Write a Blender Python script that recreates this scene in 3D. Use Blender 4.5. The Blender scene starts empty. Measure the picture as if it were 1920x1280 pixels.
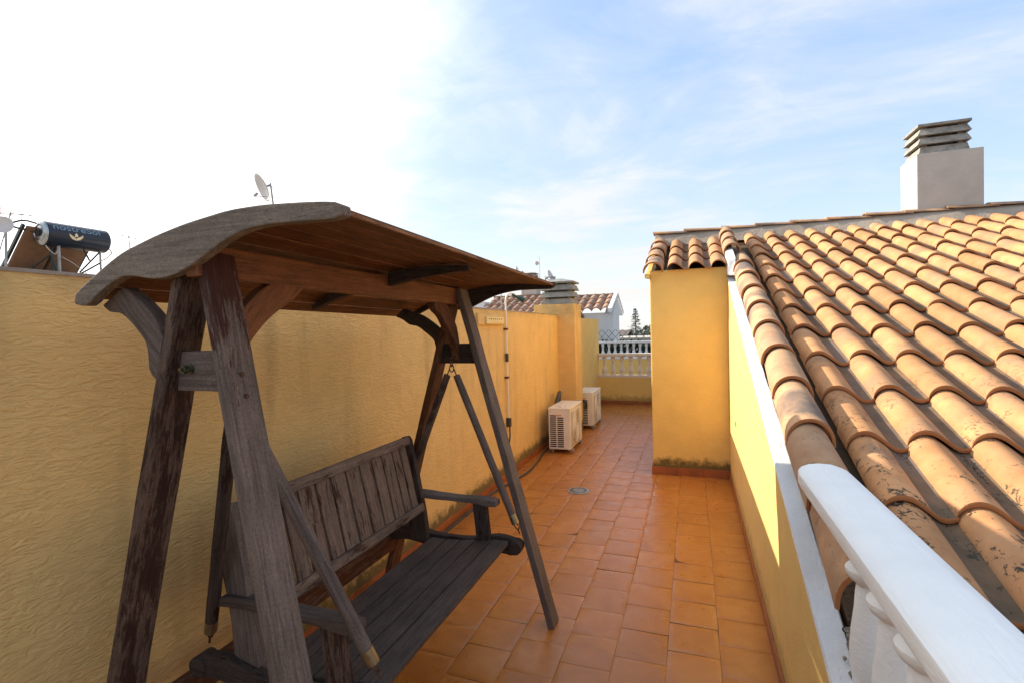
import bpy, bmesh, math, random
from mathutils import Vector, Matrix, noise
random.seed(7)
rnd = random.Random(11)
sc = bpy.context.scene
COL = sc.collection
R = math.radians
V = Vector

# ------------------------------------------------------------------ materials
def new_mat(name):
    m = bpy.data.materials.new(name); m.use_nodes = True
    nt = m.node_tree
    b = nt.nodes['Principled BSDF']
    return m, nt, b
class N:
    """tiny node helper"""
    def __init__(s, nt): s.nt = nt
    def n(s, t, **kw):
        x = s.nt.nodes.new(t)
        for k, v in kw.items(): setattr(x, k, v)
        return x
    def l(s, a, b): s.nt.links.new(a, b)
    def coord(s, kind='Object', scale=(1,1,1), rot=(0,0,0), loc=(0,0,0), rand=False):
        tc = s.n('ShaderNodeTexCoord')
        mp = s.n('ShaderNodeMapping')
        mp.inputs['Scale'].default_value = scale; mp.inputs['Rotation'].default_value = rot; mp.inputs['Location'].default_value = loc
        src = tc.outputs[kind]
        if rand:
            oi = s.n('ShaderNodeObjectInfo'); a = s.n('ShaderNodeVectorMath', operation='ADD')
            mu = s.n('ShaderNodeMath', operation='MULTIPLY'); mu.inputs[1].default_value = 37.0
            s.l(oi.outputs['Random'], mu.inputs[0]); s.l(src, a.inputs[0]); s.l(mu.outputs[0], a.inputs[1]); src = a.outputs[0]
        s.l(src, mp.inputs['Vector'])
        return mp.outputs[0]
    def pos(s, scale=(1,1,1), rot=(0,0,0), loc=(0,0,0)):
        g = s.n('ShaderNodeNewGeometry'); mp = s.n('ShaderNodeMapping')
        mp.inputs['Scale'].default_value = scale; mp.inputs['Rotation'].default_value = rot; mp.inputs['Location'].default_value = loc
        s.l(g.outputs['Position'], mp.inputs['Vector']); return mp.outputs[0]
    def noise(s, vec, scale, detail=6, rough=.55, dist=0, out='Fac'):
        x = s.n('ShaderNodeTexNoise'); x.inputs['Scale'].default_value = scale; x.inputs['Detail'].default_value = detail
        x.inputs['Roughness'].default_value = rough; x.inputs['Distortion'].default_value = dist
        s.l(vec, x.inputs['Vector']); return x.outputs[out]
    def ramp(s, fac, stops, interp='LINEAR'):
        r = s.n('ShaderNodeValToRGB'); cr = r.color_ramp; cr.interpolation = interp
        while len(cr.elements) < len(stops): cr.elements.new(.5)
        for e, (p, c) in zip(cr.elements, stops):
            e.position = p; e.color = (c, c, c, 1) if not hasattr(c, '__len__') else (*c[:3], 1)
        s.l(fac, r.inputs[0]); return r.outputs[0]
    def mix(s, fac, a, b, mode='MIX'):
        x = s.n('ShaderNodeMix', data_type='RGBA', blend_type=mode)
        for sock, v in ((x.inputs[0], fac), (x.inputs[6], a), (x.inputs[7], b)):
            if hasattr(v, 'is_linked') or hasattr(v, 'links'): s.l(v, sock)
            elif hasattr(v, '__len__'): sock.default_value = (*v[:3], 1)
            else: sock.default_value = v
        return x.outputs[2]
    def math(s, op, a, b=None, clamp=False):
        x = s.n('ShaderNodeMath', operation=op); x.use_clamp = clamp
        for i, v in enumerate((a, b)):
            if v is None: continue
            if hasattr(v, 'links'): s.l(v, x.inputs[i])
            else: x.inputs[i].default_value = v
        return x.outputs[0]
    def sep(s, vec):
        x = s.n('ShaderNodeSeparateXYZ'); s.l(vec, x.inputs[0]); return x.outputs
    def bump(s, h, strength, dist, normal=None):
        x = s.n('ShaderNodeBump'); x.inputs['Strength'].default_value = strength; x.inputs['Distance'].default_value = dist
        s.l(h, x.inputs['Height'])
        if normal is not None: s.l(normal, x.inputs['Normal'])
        return x.outputs[0]

def plain(name, col, rough=.6, metal=0, var=.12, vscale=8, bump=0.0, spec=.5):
    m, nt, b = new_mat(name); k = N(nt)
    c = k.coord('Object', rand=True)
    f = k.noise(c, vscale, 5, .6)
    d = tuple(x*(1-var*1.6) for x in col); u = tuple(min(1, x*(1+var)) for x in col)
    k.l(k.ramp(f, [(.3, d), (.7, u)]), b.inputs['Base Color'])
    b.inputs['Roughness'].default_value = rough; b.inputs['Metallic'].default_value = metal
    b.inputs['Specular IOR Level'].default_value = spec
    if bump: k.l(k.bump(k.noise(c, vscale*8, 4), bump, .01), b.inputs['Normal'])
    return m

def stucco(name, col, ridge=1.0, fine=1.0, aniso=(5, 14, 26), rot=(0.5, 0, 0), dark=.25, moss=0.0, streak=0.0, top=None):
    m, nt, b = new_mat(name); k = N(nt)
    p = k.pos()
    big = k.noise(p, 1.3, 4, .6)
    mid = k.noise(p, 7, 5, .6)
    dk = tuple(c*(1-dark) for c in col)
    colr = k.mix(k.ramp(big, [(.35, 0), (.7, 1)]), dk, col)
    colr = k.mix(k.math('MULTIPLY', k.ramp(mid, [(.35, 0), (.75, 1)]), .35), colr, tuple(min(1, c*1.12) for c in col))
    if streak:
        sp = k.pos(scale=(1, 3.2, .35))
        st = k.ramp(k.noise(sp, 1.6, 3, .55), [(.55, 0), (.72, 1)])
        brk = k.ramp(k.noise(p, 9, 5, .7), [(.3, .25), (.7, 1)])
        colr = k.mix(k.math('MULTIPLY', k.math('MULTIPLY', st, brk), streak), colr, (.16, .10, .05))
    if moss:
        z = k.sep(p)[2]
        low = k.math('SUBTRACT', 1.0, k.math('DIVIDE', z, .34), True)
        ms = k.ramp(k.math('ADD', k.math('MULTIPLY', low, .9), k.math('MULTIPLY', k.noise(p, 11, 6, .75), .8)), [(.78, 0), (1.05, 1)])
        colr = k.mix(k.math('MULTIPLY', ms, moss), colr, (.10, .075, .03))
    if top is not None:
        z = k.sep(p)[2]
        hi = k.math('MULTIPLY', k.math('SUBTRACT', z, top-.09, False), 10, True)
        ms = k.math('MULTIPLY', hi, k.ramp(k.noise(p, 5, 6, .7), [(.35, 0), (.75, 1)]))
        colr = k.mix(k.math('MULTIPLY', ms, .6), colr, (.20, .15, .09))
    k.l(colr, b.inputs['Base Color'])
    b.inputs['Roughness'].default_value = .92; b.inputs['Specular IOR Level'].default_value = .2
    a = k.pos(scale=aniso, rot=rot)
    h1 = k.noise(a, 1.0, 3, .55, 1.6)
    h1 = k.ramp(h1, [(.35, 0), (.52, .75), (.62, 1)])
    h2 = k.noise(p, 90, 4, .65)
    nrm = k.bump(h2, .35*fine, .004)
    if ridge:
        h1 = k.mix(k.ramp(k.noise(p, 2.6, 4, .6), [(.35, .35), (.65, 1.0)]), (.5,.5,.5), h1)
        h3 = k.noise(p, 3.2, 3, .5)
        nrm = k.bump(h1, .8*ridge, .012, k.bump(h3, .35, .03, nrm))
    k.l(nrm, b.inputs['Normal'])
    return m

def wood(name, grey=(.155,.122,.105), brown=(.060,.026,.018), amt=.45, light=1.0, scale=1.0, rough=.85, grad=0.0, patch=1.0):
    """weathered timber: grey fibre, old red-brown stain left in patches; grain along local X"""
    m, nt, b = new_mat(name); k = N(nt)
    cg = k.coord('Object', scale=(5.0*scale, 95*scale, 95*scale), rand=True)
    grain = k.noise(cg, 1.0, 8, .75, .5)
    cg2 = k.coord('Object', scale=(16, 190, 190), rand=True)
    g2 = k.noise(cg2, 1.0, 4, .7)
    ci = k.coord('Object', rand=True)
    spk = k.noise(ci, 170, 3, .7)
    wide = k.noise(ci, 5, 4, .6)
    gcol = k.ramp(grain, [(.28, tuple(x*.40 for x in grey)), (.5, grey), (.72, tuple(x*1.5 for x in grey))])
    gcol = k.mix(1.0, gcol, k.ramp(wide, [(.3, .78), (.7, 1.15)]), 'MULTIPLY')
    gcol = k.mix(1.0, gcol, k.ramp(spk, [(.3, .72), (.7, 1.22)]), 'MULTIPLY')
    bcol = k.ramp(grain, [(.25, tuple(x*.5 for x in brown)), (.55, brown), (.8, tuple(x*1.9 for x in brown))])
    cp = k.coord('Object', scale=(5*patch, 24*patch, 24*patch), rand=True)
    pm = k.math('ADD', k.math('MULTIPLY', k.noise(cp, 1.3, 9, .78, .3), .72), k.math('MULTIPLY', g2, .28))
    if grad:
        x = k.sep(k.coord('Object'))[0]
        pm = k.math('ADD', pm, k.math('MULTIPLY', k.math('SUBTRACT', 1.0, k.math('DIVIDE', x, .5), True), grad))
    lo = .70-amt*.40
    mk = k.ramp(pm, [(max(0, lo-.015), 0), (min(1, lo+.035), 1)])
    col = k.mix(mk, gcol, bcol)
    fl = k.ramp(g2, [(.27, 0), (.34, 1)])
    col = k.mix(fl, tuple(x*.35 for x in brown), col)
    k.l(col, b.inputs['Base Color'])
    b.inputs['Roughness'].default_value = rough; b.inputs['Specular IOR Level'].default_value = .22
    h = k.math('ADD', k.math('MULTIPLY', grain, .6), k.math('ADD', k.math('MULTIPLY', g2, .3), k.math('MULTIPLY', spk, .2)))
    k.l(k.bump(h, .8, .004, k.bump(mk, .3, .001)), b.inputs['Normal'])
    return m

M = {}
YEL = (.66, .375, .105)
M['stucco_left'] = stucco('ochre_trowelled_render', (.82,.545,.215), ridge=.62, aniso=(10, 14, 48), rot=(.36,0,0), moss=.85, streak=.34, top=1.83, dark=.20)
M['stucco_yellow'] = stucco('yellow_render', (.87,.58,.180), ridge=.36, aniso=(22, 22, 60), rot=(.2,.2,0), moss=.9, dark=.12)
M['stucco_side'] = stucco('yellow_render_side', (.78,.52,.185), ridge=.25, fine=1.8, aniso=(40,40,60), moss=.35, dark=.12)
M['stucco_far'] = stucco('yellow_render_far', (.86,.57,.18), ridge=.2, aniso=(8,8,16), moss=.5, dark=.15)
M['white_stucco'] = stucco('white_roughcast', (.77,.76,.75), ridge=.45, fine=2.0, aniso=(95,55,95), rot=(.4,0,0), dark=.16)
M['white_wall'] = stucco('white_house_render', (.70,.69,.68), ridge=0, dark=.1)
M['mortar'] = stucco('ridge_mortar', (.42,.35,.28), ridge=.5, aniso=(20,20,30), dark=.4)
M['chimney'] = stucco('chimney_render', (.53,.48,.42), ridge=.2, aniso=(9,9,14), dark=.24, streak=.5)
M['concrete'] = plain('cowl_concrete', (.30,.275,.235), .9, var=.25, vscale=9, bump=.6)
M['concrete_grey'] = plain('cowl_concrete_grey', (.25,.25,.23), .9, var=.2, vscale=9, bump=.5)
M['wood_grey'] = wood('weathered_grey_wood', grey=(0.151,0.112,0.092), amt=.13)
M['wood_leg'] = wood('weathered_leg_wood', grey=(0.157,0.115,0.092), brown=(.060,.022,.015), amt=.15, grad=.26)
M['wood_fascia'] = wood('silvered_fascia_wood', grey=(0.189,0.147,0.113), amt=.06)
M['wood_mix'] = wood('peeling_brown_wood', grey=(0.113,0.073,0.053), brown=(.042,.019,.013), amt=.52)
M['wood_slat'] = wood('peeling_slat_wood', grey=(0.178,0.122,0.092), brown=(.062,.026,.018), amt=.40, patch=.7)
M['wood_seat'] = wood('greyed_seat_wood', grey=(0.086,0.061,0.049), brown=(.038,.018,.013), amt=.22)
M['wood_dark'] = wood('dark_damp_wood', grey=(0.059,0.041,0.033), brown=(.028,.012,.008), amt=.4)  # darkest of the swing's wood tones
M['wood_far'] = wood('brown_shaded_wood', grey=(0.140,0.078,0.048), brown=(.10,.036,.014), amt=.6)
M['wood_roof'] = wood('red_brown_soffit_wood', grey=(0.151,0.059,0.023), brown=(.095,.036,.014), amt=.45, rough=.62)
M['wood_edge'] = wood('sunworn_edge_wood', grey=(0.281,0.157,0.088), brown=(.15,.065,.03), amt=.35)  # pale tone paints in the light caught by the soffit plank edges
M['wood_beam'] = wood('varnished_beam_wood', grey=(0.184,0.069,0.028), brown=(.12,.044,.019), amt=.35, rough=.58)
M['metal'] = plain('dull_steel', (.35,.34,.32), .4, .9, var=.2, vscale=30)
M['rust'] = plain('rusty_steel', (.11,.05,.03), .7, .5, var=.4, vscale=40)
M['brass'] = plain('aged_brass', (.32,.26,.16), .4, .85, var=.2, vscale=30)
M['bronze'] = plain('greenish_bolt', (.16,.17,.10), .45, .8, var=.4, vscale=60)
M['white_paint'] = stucco('white_painted_concrete', (.79,.78,.755), ridge=.22, fine=.45, aniso=(30, 5, 30), rot=(0,0,0), dark=.09)
M['cream_paint'] = plain('cream_painted_concrete', (.78,.66,.52), .7, var=.06, vscale=6, bump=.1)
M['ac_white'] = plain('ivory_enamel', (.78,.73,.64), .45, var=.05, vscale=4)
M['ac_grille'] = plain('ivory_grille', (.58,.52,.43), .55, var=.1, vscale=20)
M['black'] = plain('black_slot', (.012,.012,.013), .6)
M['rubber'] = plain('grey_cable_rubber', (.05,.045,.04), .55)
M['orange'] = plain('orange_sticker', (.75,.28,.08), .5)
M['grey'] = plain('grey_plastic', (.35,.34,.33), .5)
M['pvc'] = plain('white_conduit', (.80,.74,.64), .4, var=.04)
M['red_clip'] = plain('brown_clip', (.12,.03,.015), .6)
M['green'] = plain('dark_green_plastic', (.01,.07,.05), .4)
M['vent'] = plain('cream_vent', (.78,.60,.28), .7, var=.08)
M['tank'] = plain('navy_tank_enamel', (.009,.014,.027), .28, var=.2, vscale=3)
M['tank_end'] = plain('tank_end_steel', (.45,.46,.46), .25, .9, var=.2)
M['tank_text'] = plain('pale_blue_lettering', (.20,.30,.40), .5)
M['tank_logo'] = plain('cream_petals', (.75,.60,.38), .5)
M['panel_back'] = plain('collector_back', (.22,.12,.07), .7, var=.1)
M['panel_frame'] = plain('dark_green_frame', (.02,.03,.025), .5)
M['galv'] = plain('galvanised_strut', (.33,.33,.32), .5, .5)
M['dish'] = plain('dish_enamel', (.62,.58,.55), .5, var=.05)
M['ant_red'] = plain('antenna_orange', (.55,.25,.12), .5)
M['hose'] = plain('clear_hose', (.50,.42,.36), .4)
M['hedge'] = plain('dark_hedge_leaf', (.018,.045,.03), .8, var=.5, vscale=12)
M['lattice'] = plain('green_lattice', (.15,.20,.165), .7)
M['asphalt'] = plain('town_ground', (.17,.155,.13), .95, var=.3, vscale=.05)
M['bark'] = plain('grey_bark', (.08,.065,.05), .9)
M['needle'] = plain('far_needles', (.10,.115,.09), .9, var=.3, vscale=2)
M['bush'] = plain('far_bushes', (.17,.175,.13), .9, var=.4, vscale=1)  # leaf colour lightened to paint in distance haze
M['far_wall'] = plain('far_pale_wall', (.42,.38,.33), .9, var=.1, vscale=.6)
M['far_roof'] = plain('far_brown_roof', (.13,.095,.08), .9, var=.2, vscale=.6)
M['gravel'] = plain('flat_roof_screed', (.30,.25,.2), .95, var=.2, vscale=1)
M['dirt'] = plain('dark_debris', (.025,.024,.018), .95, var=.6, vscale=60, bump=.8)
M['mortar_rough'] = plain('crumbled_mortar', (.40,.34,.26), .95, var=.45, vscale=35, bump=1.0)

def clay(name, base, patina, lip=False, soot=.0, lichen=0.0):
    m, nt, b = new_mat(name); k = N(nt)
    p = k.pos()
    at = k.n('ShaderNodeAttribute'); at.attribute_name = 'tilernd'
    t = at.outputs['Fac']
    off = k.n('ShaderNodeVectorMath', operation='ADD'); sc_ = k.math('MULTIPLY', t, 50.0)
    k.l(p, off.inputs[0]); k.l(sc_, off.inputs[1]); q = off.outputs[0]
    f = k.noise(q, 7, 5, .6)
    col = k.mix(k.ramp(f, [(.3, 0), (.7, 1)]), base, patina)
    tone = k.ramp(t, [(0, .74), (.3, .95), (.6, 1.0), (1, 1.1)])
    col = k.mix(1.0, col, tone, 'MULTIPLY')
    if soot:
        sm = k.ramp(k.noise(q, 3.2, 4, .55), [(.42, 0), (.60, 1)])
        sel = k.ramp(t, [(.20, .15), (.75, 1)])
        col = k.mix(k.math('MULTIPLY', k.math('MULTIPLY', sm, sel), soot), col, (.15, .115, .095))
    if lichen:
        y = k.sep(p)[1]
        near = k.math('DIVIDE', k.math('SUBTRACT', 4.0, y), 1.8, True)
        sp = k.noise(p, 34, 5, .75, .6)
        blot = k.noise(p, 6.5, 3, .6)
        s2 = k.math('ADD', k.math('MULTIPLY', sp, .62), k.math('MULTIPLY', blot, .38))
        lm = k.ramp(s2, [(.548, 0), (.585, 1)])
        col = k.mix(k.math('MULTIPLY', k.math('MULTIPLY', lm, near), lichen), col, (.045, .040, .030))
    k.l(col, b.inputs['Base Color'])
    b.inputs['Roughness'].default_value = .85; b.inputs['Specular IOR Level'].default_value = .25
    k.l(k.bump(k.noise(p, 120, 4, .6), .25, .002, k.bump(f, .15, .004)), b.inputs['Normal'])
    return m
M['clay'] = clay('pale_clay', (.44,.20,.080), (.58,.30,.135), soot=.5, lichen=1.0)
M['clay_lip'] = clay('orange_clay_edge', (.33,.125,.045), (.43,.175,.065))
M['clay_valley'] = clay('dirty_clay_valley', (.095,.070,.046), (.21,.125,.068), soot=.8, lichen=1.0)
M['clay_cap'] = clay('stained_cap_clay', (.42,.22,.115), (.55,.34,.19), soot=.95, lichen=.35)
M['clay_old'] = clay('old_clay', (.27,.145,.10), (.46,.31,.22), soot=1.0)

def floor_tile():
    m, nt, b = new_mat('glazed_terracotta_tile'); k = N(nt)
    p = k.pos()
    at = k.n('ShaderNodeAttribute'); at.attribute_name = 'tilernd'; t = at.outputs['Fac']
    ad = k.n('ShaderNodeVectorMath', operation='ADD'); k.l(p, ad.inputs[0]); k.l(k.math('MULTIPLY', t, 31.), ad.inputs[1])
    f = k.noise(ad.outputs[0], 5.5, 5, .6, .8)
    uv = k.n('ShaderNodeAttribute'); uv.attribute_name = 'edge'
    col = k.ramp(f, [(.25, (.40,.132,.021)), (.5, (.465,.166,.029)), (.75, (.52,.212,.047))])
    tone = k.ramp(t, [(0, .91), (1, 1.05)])
    col = k.mix(1.0, col, tone, 'MULTIPLY')
    wear = k.ramp(k.noise(p, 2.1, 6, .65), [(.4, 0), (.75, 1)])
    col = k.mix(k.math('MULTIPLY', wear, .22), col, (.31,.13,.055))
    k.l(col, b.inputs['Base Color'])
    r = k.ramp(k.noise(p, 9, 5, .6), [(.3, .24), (.7, .42)])
    k.l(r, b.inputs['Roughness'])
    b.inputs['Specular IOR Level'].default_value = .5
    k.l(k.bump(k.noise(ad.outputs[0], 14, 3), .18, .004), b.inputs['Normal'])
    return m
M['floor'] = floor_tile()
M['grout'] = plain('dark_grout', (.22,.085,.03), .9, var=.4, vscale=12)
M['skirt'] = plain('terracotta_skirting', (.34,.10,.028), .45, var=.2, vscale=7)

# ------------------------------------------------------------------ mesh helpers
W = {}
def empty(name, loc=(0,0,0), label=None, cat=None, group=None):
    o = bpy.data.objects.new(name, None); COL.objects.link(o); o.location = loc
    o.empty_display_size = .1
    W[o.name] = Matrix.Translation(loc)
    tag(o, label, cat, group); return o
def tag(o, label=None, cat=None, group=None, kind=None):
    if label: o['label'] = label
    if cat: o['category'] = cat
    if group: o['group'] = group
    if kind: o['kind'] = kind
    return o
def place(o, parent, Mw=None):
    Mw = Mw or Matrix.Identity(4)
    W[o.name] = Mw
    if parent is not None:
        o.parent = parent; o.matrix_basis = W[parent.name].inverted() @ Mw
    else: o.matrix_basis = Mw
class MB:
    def __init__(s): s.v = []; s.f = []; s.m = []; s.sm = []; s.t = []
    def add(s, vs, fs, mi=0, smooth=False, t=0.0):
        n = len(s.v); s.v += [tuple(v) for v in vs]
        for f in fs:
            s.f.append(tuple(n+i for i in f)); s.m.append(mi); s.sm.append(smooth); s.t.append(t)
    def box(s, a, b, mi=0, t=0.0):
        x0,y0,z0 = a; x1,y1,z1 = b
        s.add([(x0,y0,z0),(x1,y0,z0),(x1,y1,z0),(x0,y1,z0),(x0,y0,z1),(x1,y0,z1),(x1,y1,z1),(x0,y1,z1)],
              [(0,3,2,1),(4,5,6,7),(0,1,5,4),(1,2,6,5),(2,3,7,6),(3,0,4,7)], mi, False, t)
    def hexa(s, p, mi=0, t=0.0):
        s.add(p, [(0,3,2,1),(4,5,6,7),(0,1,5,4),(1,2,6,5),(2,3,7,6),(3,0,4,7)], mi, False, t)
    def tube(s, pts, r, n=10, mi=0, caps=True, smooth=True):
        pts = [V(p) for p in pts]; rs = r if hasattr(r, '__len__') else [r]*len(pts)
        rings = []; prev = None
        for i, p in enumerate(pts):
            d = (pts[min(i+1, len(pts)-1)]-pts[max(i-1, 0)]).normalized()
            if prev is None:
                a = d.orthogonal().normalized()
            else:
                a = (prev - d*prev.dot(d)).normalized()
            prev = a; bb = d.cross(a)
            rings.append([p + (a*math.cos(2*math.pi*j/n)+bb*math.sin(2*math.pi*j/n))*rs[i] for j in range(n)])
        vs = [v for rg in rings for v in rg]
        fs = [(i*n+j, i*n+(j+1)%n, (i+1)*n+(j+1)%n, (i+1)*n+j) for i in range(len(pts)-1) for j in range(n)]
        s.add(vs, fs, mi, smooth)
        if caps:
            s.add(rings[0], [tuple(range(n-1, -1, -1))], mi); s.add(rings[-1], [tuple(range(n))], mi)
    def lathe(s, prof, c=(0,0,0), n=20, mi=0, axis='Z', smooth=True):
        c = V(c); vs = []
        for r, z in prof:
            for j in range(n):
                a = 2*math.pi*j/n
                p = {'Z': (r*math.cos(a), r*math.sin(a), z), 'X': (z, r*math.cos(a), r*math.sin(a)), 'Y': (r*math.sin(a), z, r*math.cos(a))}[axis]
                vs.append(c+V(p))
        fs = [(i*n+j, i*n+(j+1)%n, (i+1)*n+(j+1)%n, (i+1)*n+j) for i in range(len(prof)-1) for j in range(n)]
        s.add(vs, fs, mi, smooth)
        s.add([vs[j] for j in range(n)], [tuple(range(n-1,-1,-1))], mi)
        s.add([vs[-n+j] for j in range(n)], [tuple(range(n))], mi)
    def strip(s, A, B, off, mi=0, jit=0.0):
        """solid between two 3-D curves A and B (same count) pushed by vector off"""
        off = V(off); n = len(A)
        A = [V(a) for a in A]; B = [V(b) for b in B]
        vs = A+B+[a+off for a in A]+[b+off for b in B]
        fs = []
        for i in range(n-1):
            fs += [(i, i+1, n+i+1, n+i), (2*n+i, 3*n+i, 3*n+i+1, 2*n+i+1), (i, 2*n+i, 2*n+i+1, i+1), (n+i, n+i+1, 3*n+i+1, 3*n+i)]
        fs += [(0, n, 3*n, 2*n), (n-1, 3*n-1, 4*n-1, 2*n-1)]
        s.add(vs, fs, mi)
    def build(s, name, mats, parent=None, Mw=None, bevel=0.0, merge=True, jitter=0.0, attr=False):
        me = bpy.data.meshes.new(name)
        Mw = Mw or Matrix.Identity(4)
        inv = Mw.inverted()
        me.from_pydata([tuple(inv @ V(v)) for v in s.v], [], s.f)
        mats = mats if isinstance(mats, (list, tuple)) else [mats]
        for m in mats: me.materials.append(m)
        for p, mi, sm in zip(me.polygons, s.m, s.sm): p.material_index = mi; p.use_smooth = sm
        if attr:
            a = me.attributes.new('tilernd', 'FLOAT', 'FACE')
            a.data.foreach_set('value', s.t)
        bm = bmesh.new(); bm.from_mesh(me)
        if merge and not attr: bmesh.ops.remove_doubles(bm, verts=bm.verts, dist=1e-5)
        bmesh.ops.recalc_face_normals(bm, faces=bm.faces) if not attr else None
        if bevel:
            es = [e for e in bm.edges if len(e.link_faces) == 2 and e.calc_face_angle(0) > .6]
            bmesh.ops.bevel(bm, geom=es, offset=bevel, segments=2, profile=.6, affect='EDGES', clamp_overlap=True)
        if jitter:
            for v in bm.verts:
                q = v.co*9
                v.co += V((noise.noise(q), noise.noise(q+V((7,0,0))), noise.noise(q+V((0,9,0)))))*jitter
        bm.to_mesh(me); bm.free()
        if not attr and any(s.sm): me.set_sharp_from_angle(angle=R(38))
        o = bpy.data.objects.new(name, me); COL.objects.link(o)
        place(o, parent, Mw); return o

def frame(p0, p1, up):
    p0, p1 = V(p0), V(p1); x = (p1-p0).normalized(); up = V(up)
    y = up.cross(x).normalized(); z = x.cross(y)
    Mw = Matrix((x, y, z)).transposed().to_4x4(); Mw.translation = p0
    return Mw, (p1-p0).length
def board(name, mat, parent, p0, p1, w, t, up, bevel=.005, seg=8, jit=.0018, cut0=None, cut1=None):
    """timber from p0 to p1; w = size across (local Y), t = size along up (local Z). Grain runs along local X."""
    Mw, L = frame(p0, p1, up); mb = MB()
    vs = []; fs = []
    for i in range(seg+1):
        x = L*i/seg
        for (a, b) in ((-1,-1), (1,-1), (1,1), (-1,1)):
            xx = x
            if i == 0 and cut0: xx += cut0*b*t/2
            if i == seg and cut1: xx += cut1*b*t/2
            vs.append(Mw @ V((xx, a*w/2, b*t/2)))
    for i in range(seg):
        for j in range(4): fs.append((i*4+j, i*4+(j+1) % 4, (i+1)*4+(j+1) % 4, (i+1)*4+j))
    fs += [(3,2,1,0), tuple(seg*4+j for j in range(4))]
    mb.add(vs, fs)
    return mb.build(name, mat, parent, Mw, bevel=bevel, jitter=jit)
def rsm(pts, n):
    """resample polyline smoothly to n points (Catmull-Rom)"""
    pts = [V(p) for p in pts]; P = [pts[0]*2-pts[1]]+pts+[pts[-1]*2-pts[-2]]
    dense = []
    for i in range(1, len(P)-2):
        for k in range(12):
            t = k/12; a, b, c, d = P[i-1], P[i], P[i+1], P[i+2]
            dense.append(.5*((2*b)+(c-a)*t+(2*a-5*b+4*c-d)*t*t+(3*b-a-3*c+d)*t**3))
    dense.append(pts[-1])
    L = [0]
    for i in range(1, len(dense)): L.append(L[-1]+(dense[i]-dense[i-1]).length)
    out = []; j = 0
    for k in range(n):
        s = L[-1]*k/(n-1)
        while j < len(L)-2 and L[j+1] < s: j += 1
        f = (s-L[j])/max(1e-9, L[j+1]-L[j]); out.append(dense[j].lerp(dense[j+1], min(1, max(0, f))))
    return out
def XZ(pts, y): return [(a, y, b) for a, b in pts]
def YZ(pts, x): return [(x, a, b) for a, b in pts]
def dup(o, parent=None):
    c = o.copy(); COL.objects.link(c)
    if parent is not None:
        c.parent = parent; c.matrix_basis = o.matrix_basis.copy()
    return c
def dup_tree(root, loc, rotz=0, scale=None):
    r = root.copy(); COL.objects.link(r); r.location = loc; r.rotation_euler = (0,0,rotz)
    for ch in list(root.children):
        c = dup(ch, r)
        for g in list(ch.children): dup(g, c)
    return r

# ------------------------------------------------------------------ camera
cam_d = bpy.data.cameras.new('camera'); cam = bpy.data.objects.new('camera', cam_d); COL.objects.link(cam)
cam_d.sensor_width = 36; cam_d.lens = 36*940/1920; cam_d.clip_start = .05; cam_d.clip_end = 3000
yaw, pitch, roll = 19.8047, -1.2026, 1.4
a, p, r = R(yaw), R(pitch), R(roll)
right = V((math.cos(a), math.sin(a), 0)); fwd = V((-math.sin(a)*math.cos(p), math.cos(a)*math.cos(p), math.sin(p))); up = right.cross(fwd)
r2 = right*math.cos(r)-up*math.sin(r); u2 = right*math.sin(r)+up*math.cos(r)
Mc = Matrix((r2, u2, -fwd)).transposed().to_4x4(); Mc.translation = (0,0,1.6)
cam.matrix_world = Mc; sc.camera = cam

# ------------------------------------------------------------------ light and sky
SUN = V((-1, .15, .58)).normalized()      # towards the sun
el = math.asin(SUN.z); az = math.atan2(SUN.x, SUN.y)
sd = bpy.data.lights.new('sun', 'SUN'); sd.energy = 3.5; sd.angle = R(.55); sd.color = (1, .90, .74)
so = bpy.data.objects.new('sun', sd); COL.objects.link(so); so.rotation_euler = (-SUN).to_track_quat('-Z', 'Y').to_euler()
w = bpy.data.worlds.new('World'); sc.world = w; w.use_nodes = True
k = N(w.node_tree); bg = w.node_tree.nodes['Background']
sky = k.n('ShaderNodeTexSky'); sky.sky_type = 'NISHITA'; sky.sun_disc = False; sky.sun_elevation = el; sky.sun_rotation = az
sky.air_density = 1.0; sky.dust_density = .05; sky.ozone_density = 1.0
tc = k.n('ShaderNodeTexCoord'); d = tc.outputs['Generated']
nv = k.n('ShaderNodeVectorMath', operation='NORMALIZE'); k.l(d, nv.inputs[0]); dirv = nv.outputs[0]
sx = k.sep(dirv)
# project on a cloud plane so that clouds thin and stretch towards the horizon
zz = k.math('ADD', k.math('MAXIMUM', sx[2], 0.0), .16)
cb = k.n('ShaderNodeCombineXYZ'); k.l(k.math('DIVIDE', sx[0], zz), cb.inputs[0]); k.l(k.math('DIVIDE', sx[1], zz), cb.inputs[1])
mp = k.n('ShaderNodeMapping'); mp.inputs['Rotation'].default_value = (0,0,.5); mp.inputs['Scale'].default_value = (.8, 1.0, 1); mp.inputs['Location'].default_value = (2.3, 4.1, 0)
k.l(cb.outputs[0], mp.inputs['Vector'])
c1 = k.noise(mp.outputs[0], .95, 8, .58, .5)
mp2 = k.n('ShaderNodeMapping'); mp2.inputs['Rotation'].default_value = (0,0,-.3); mp2.inputs['Scale'].default_value = (.8, 1.2, 1)
k.l(cb.outputs[0], mp2.inputs['Vector'])
c2 = k.noise(mp2.outputs[0], 2.2, 9, .62, .9)
cc = k.math('ADD', k.math('MULTIPLY', c1, .68), k.math('MULTIPLY', c2, .32))
cm = k.ramp(cc, [(.42, .05), (.50, .30), (.60, .95)])
low = k.math('MULTIPLY', k.math('SUBTRACT', 1.0, k.math('DIVIDE', sx[2], .22), True), .6)
cm = k.math('ADD', cm, low, True)
dt = k.n('ShaderNodeVectorMath', operation='DOT_PRODUCT'); k.l(dirv, dt.inputs[0]); dt.inputs[1].default_value = SUN
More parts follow.
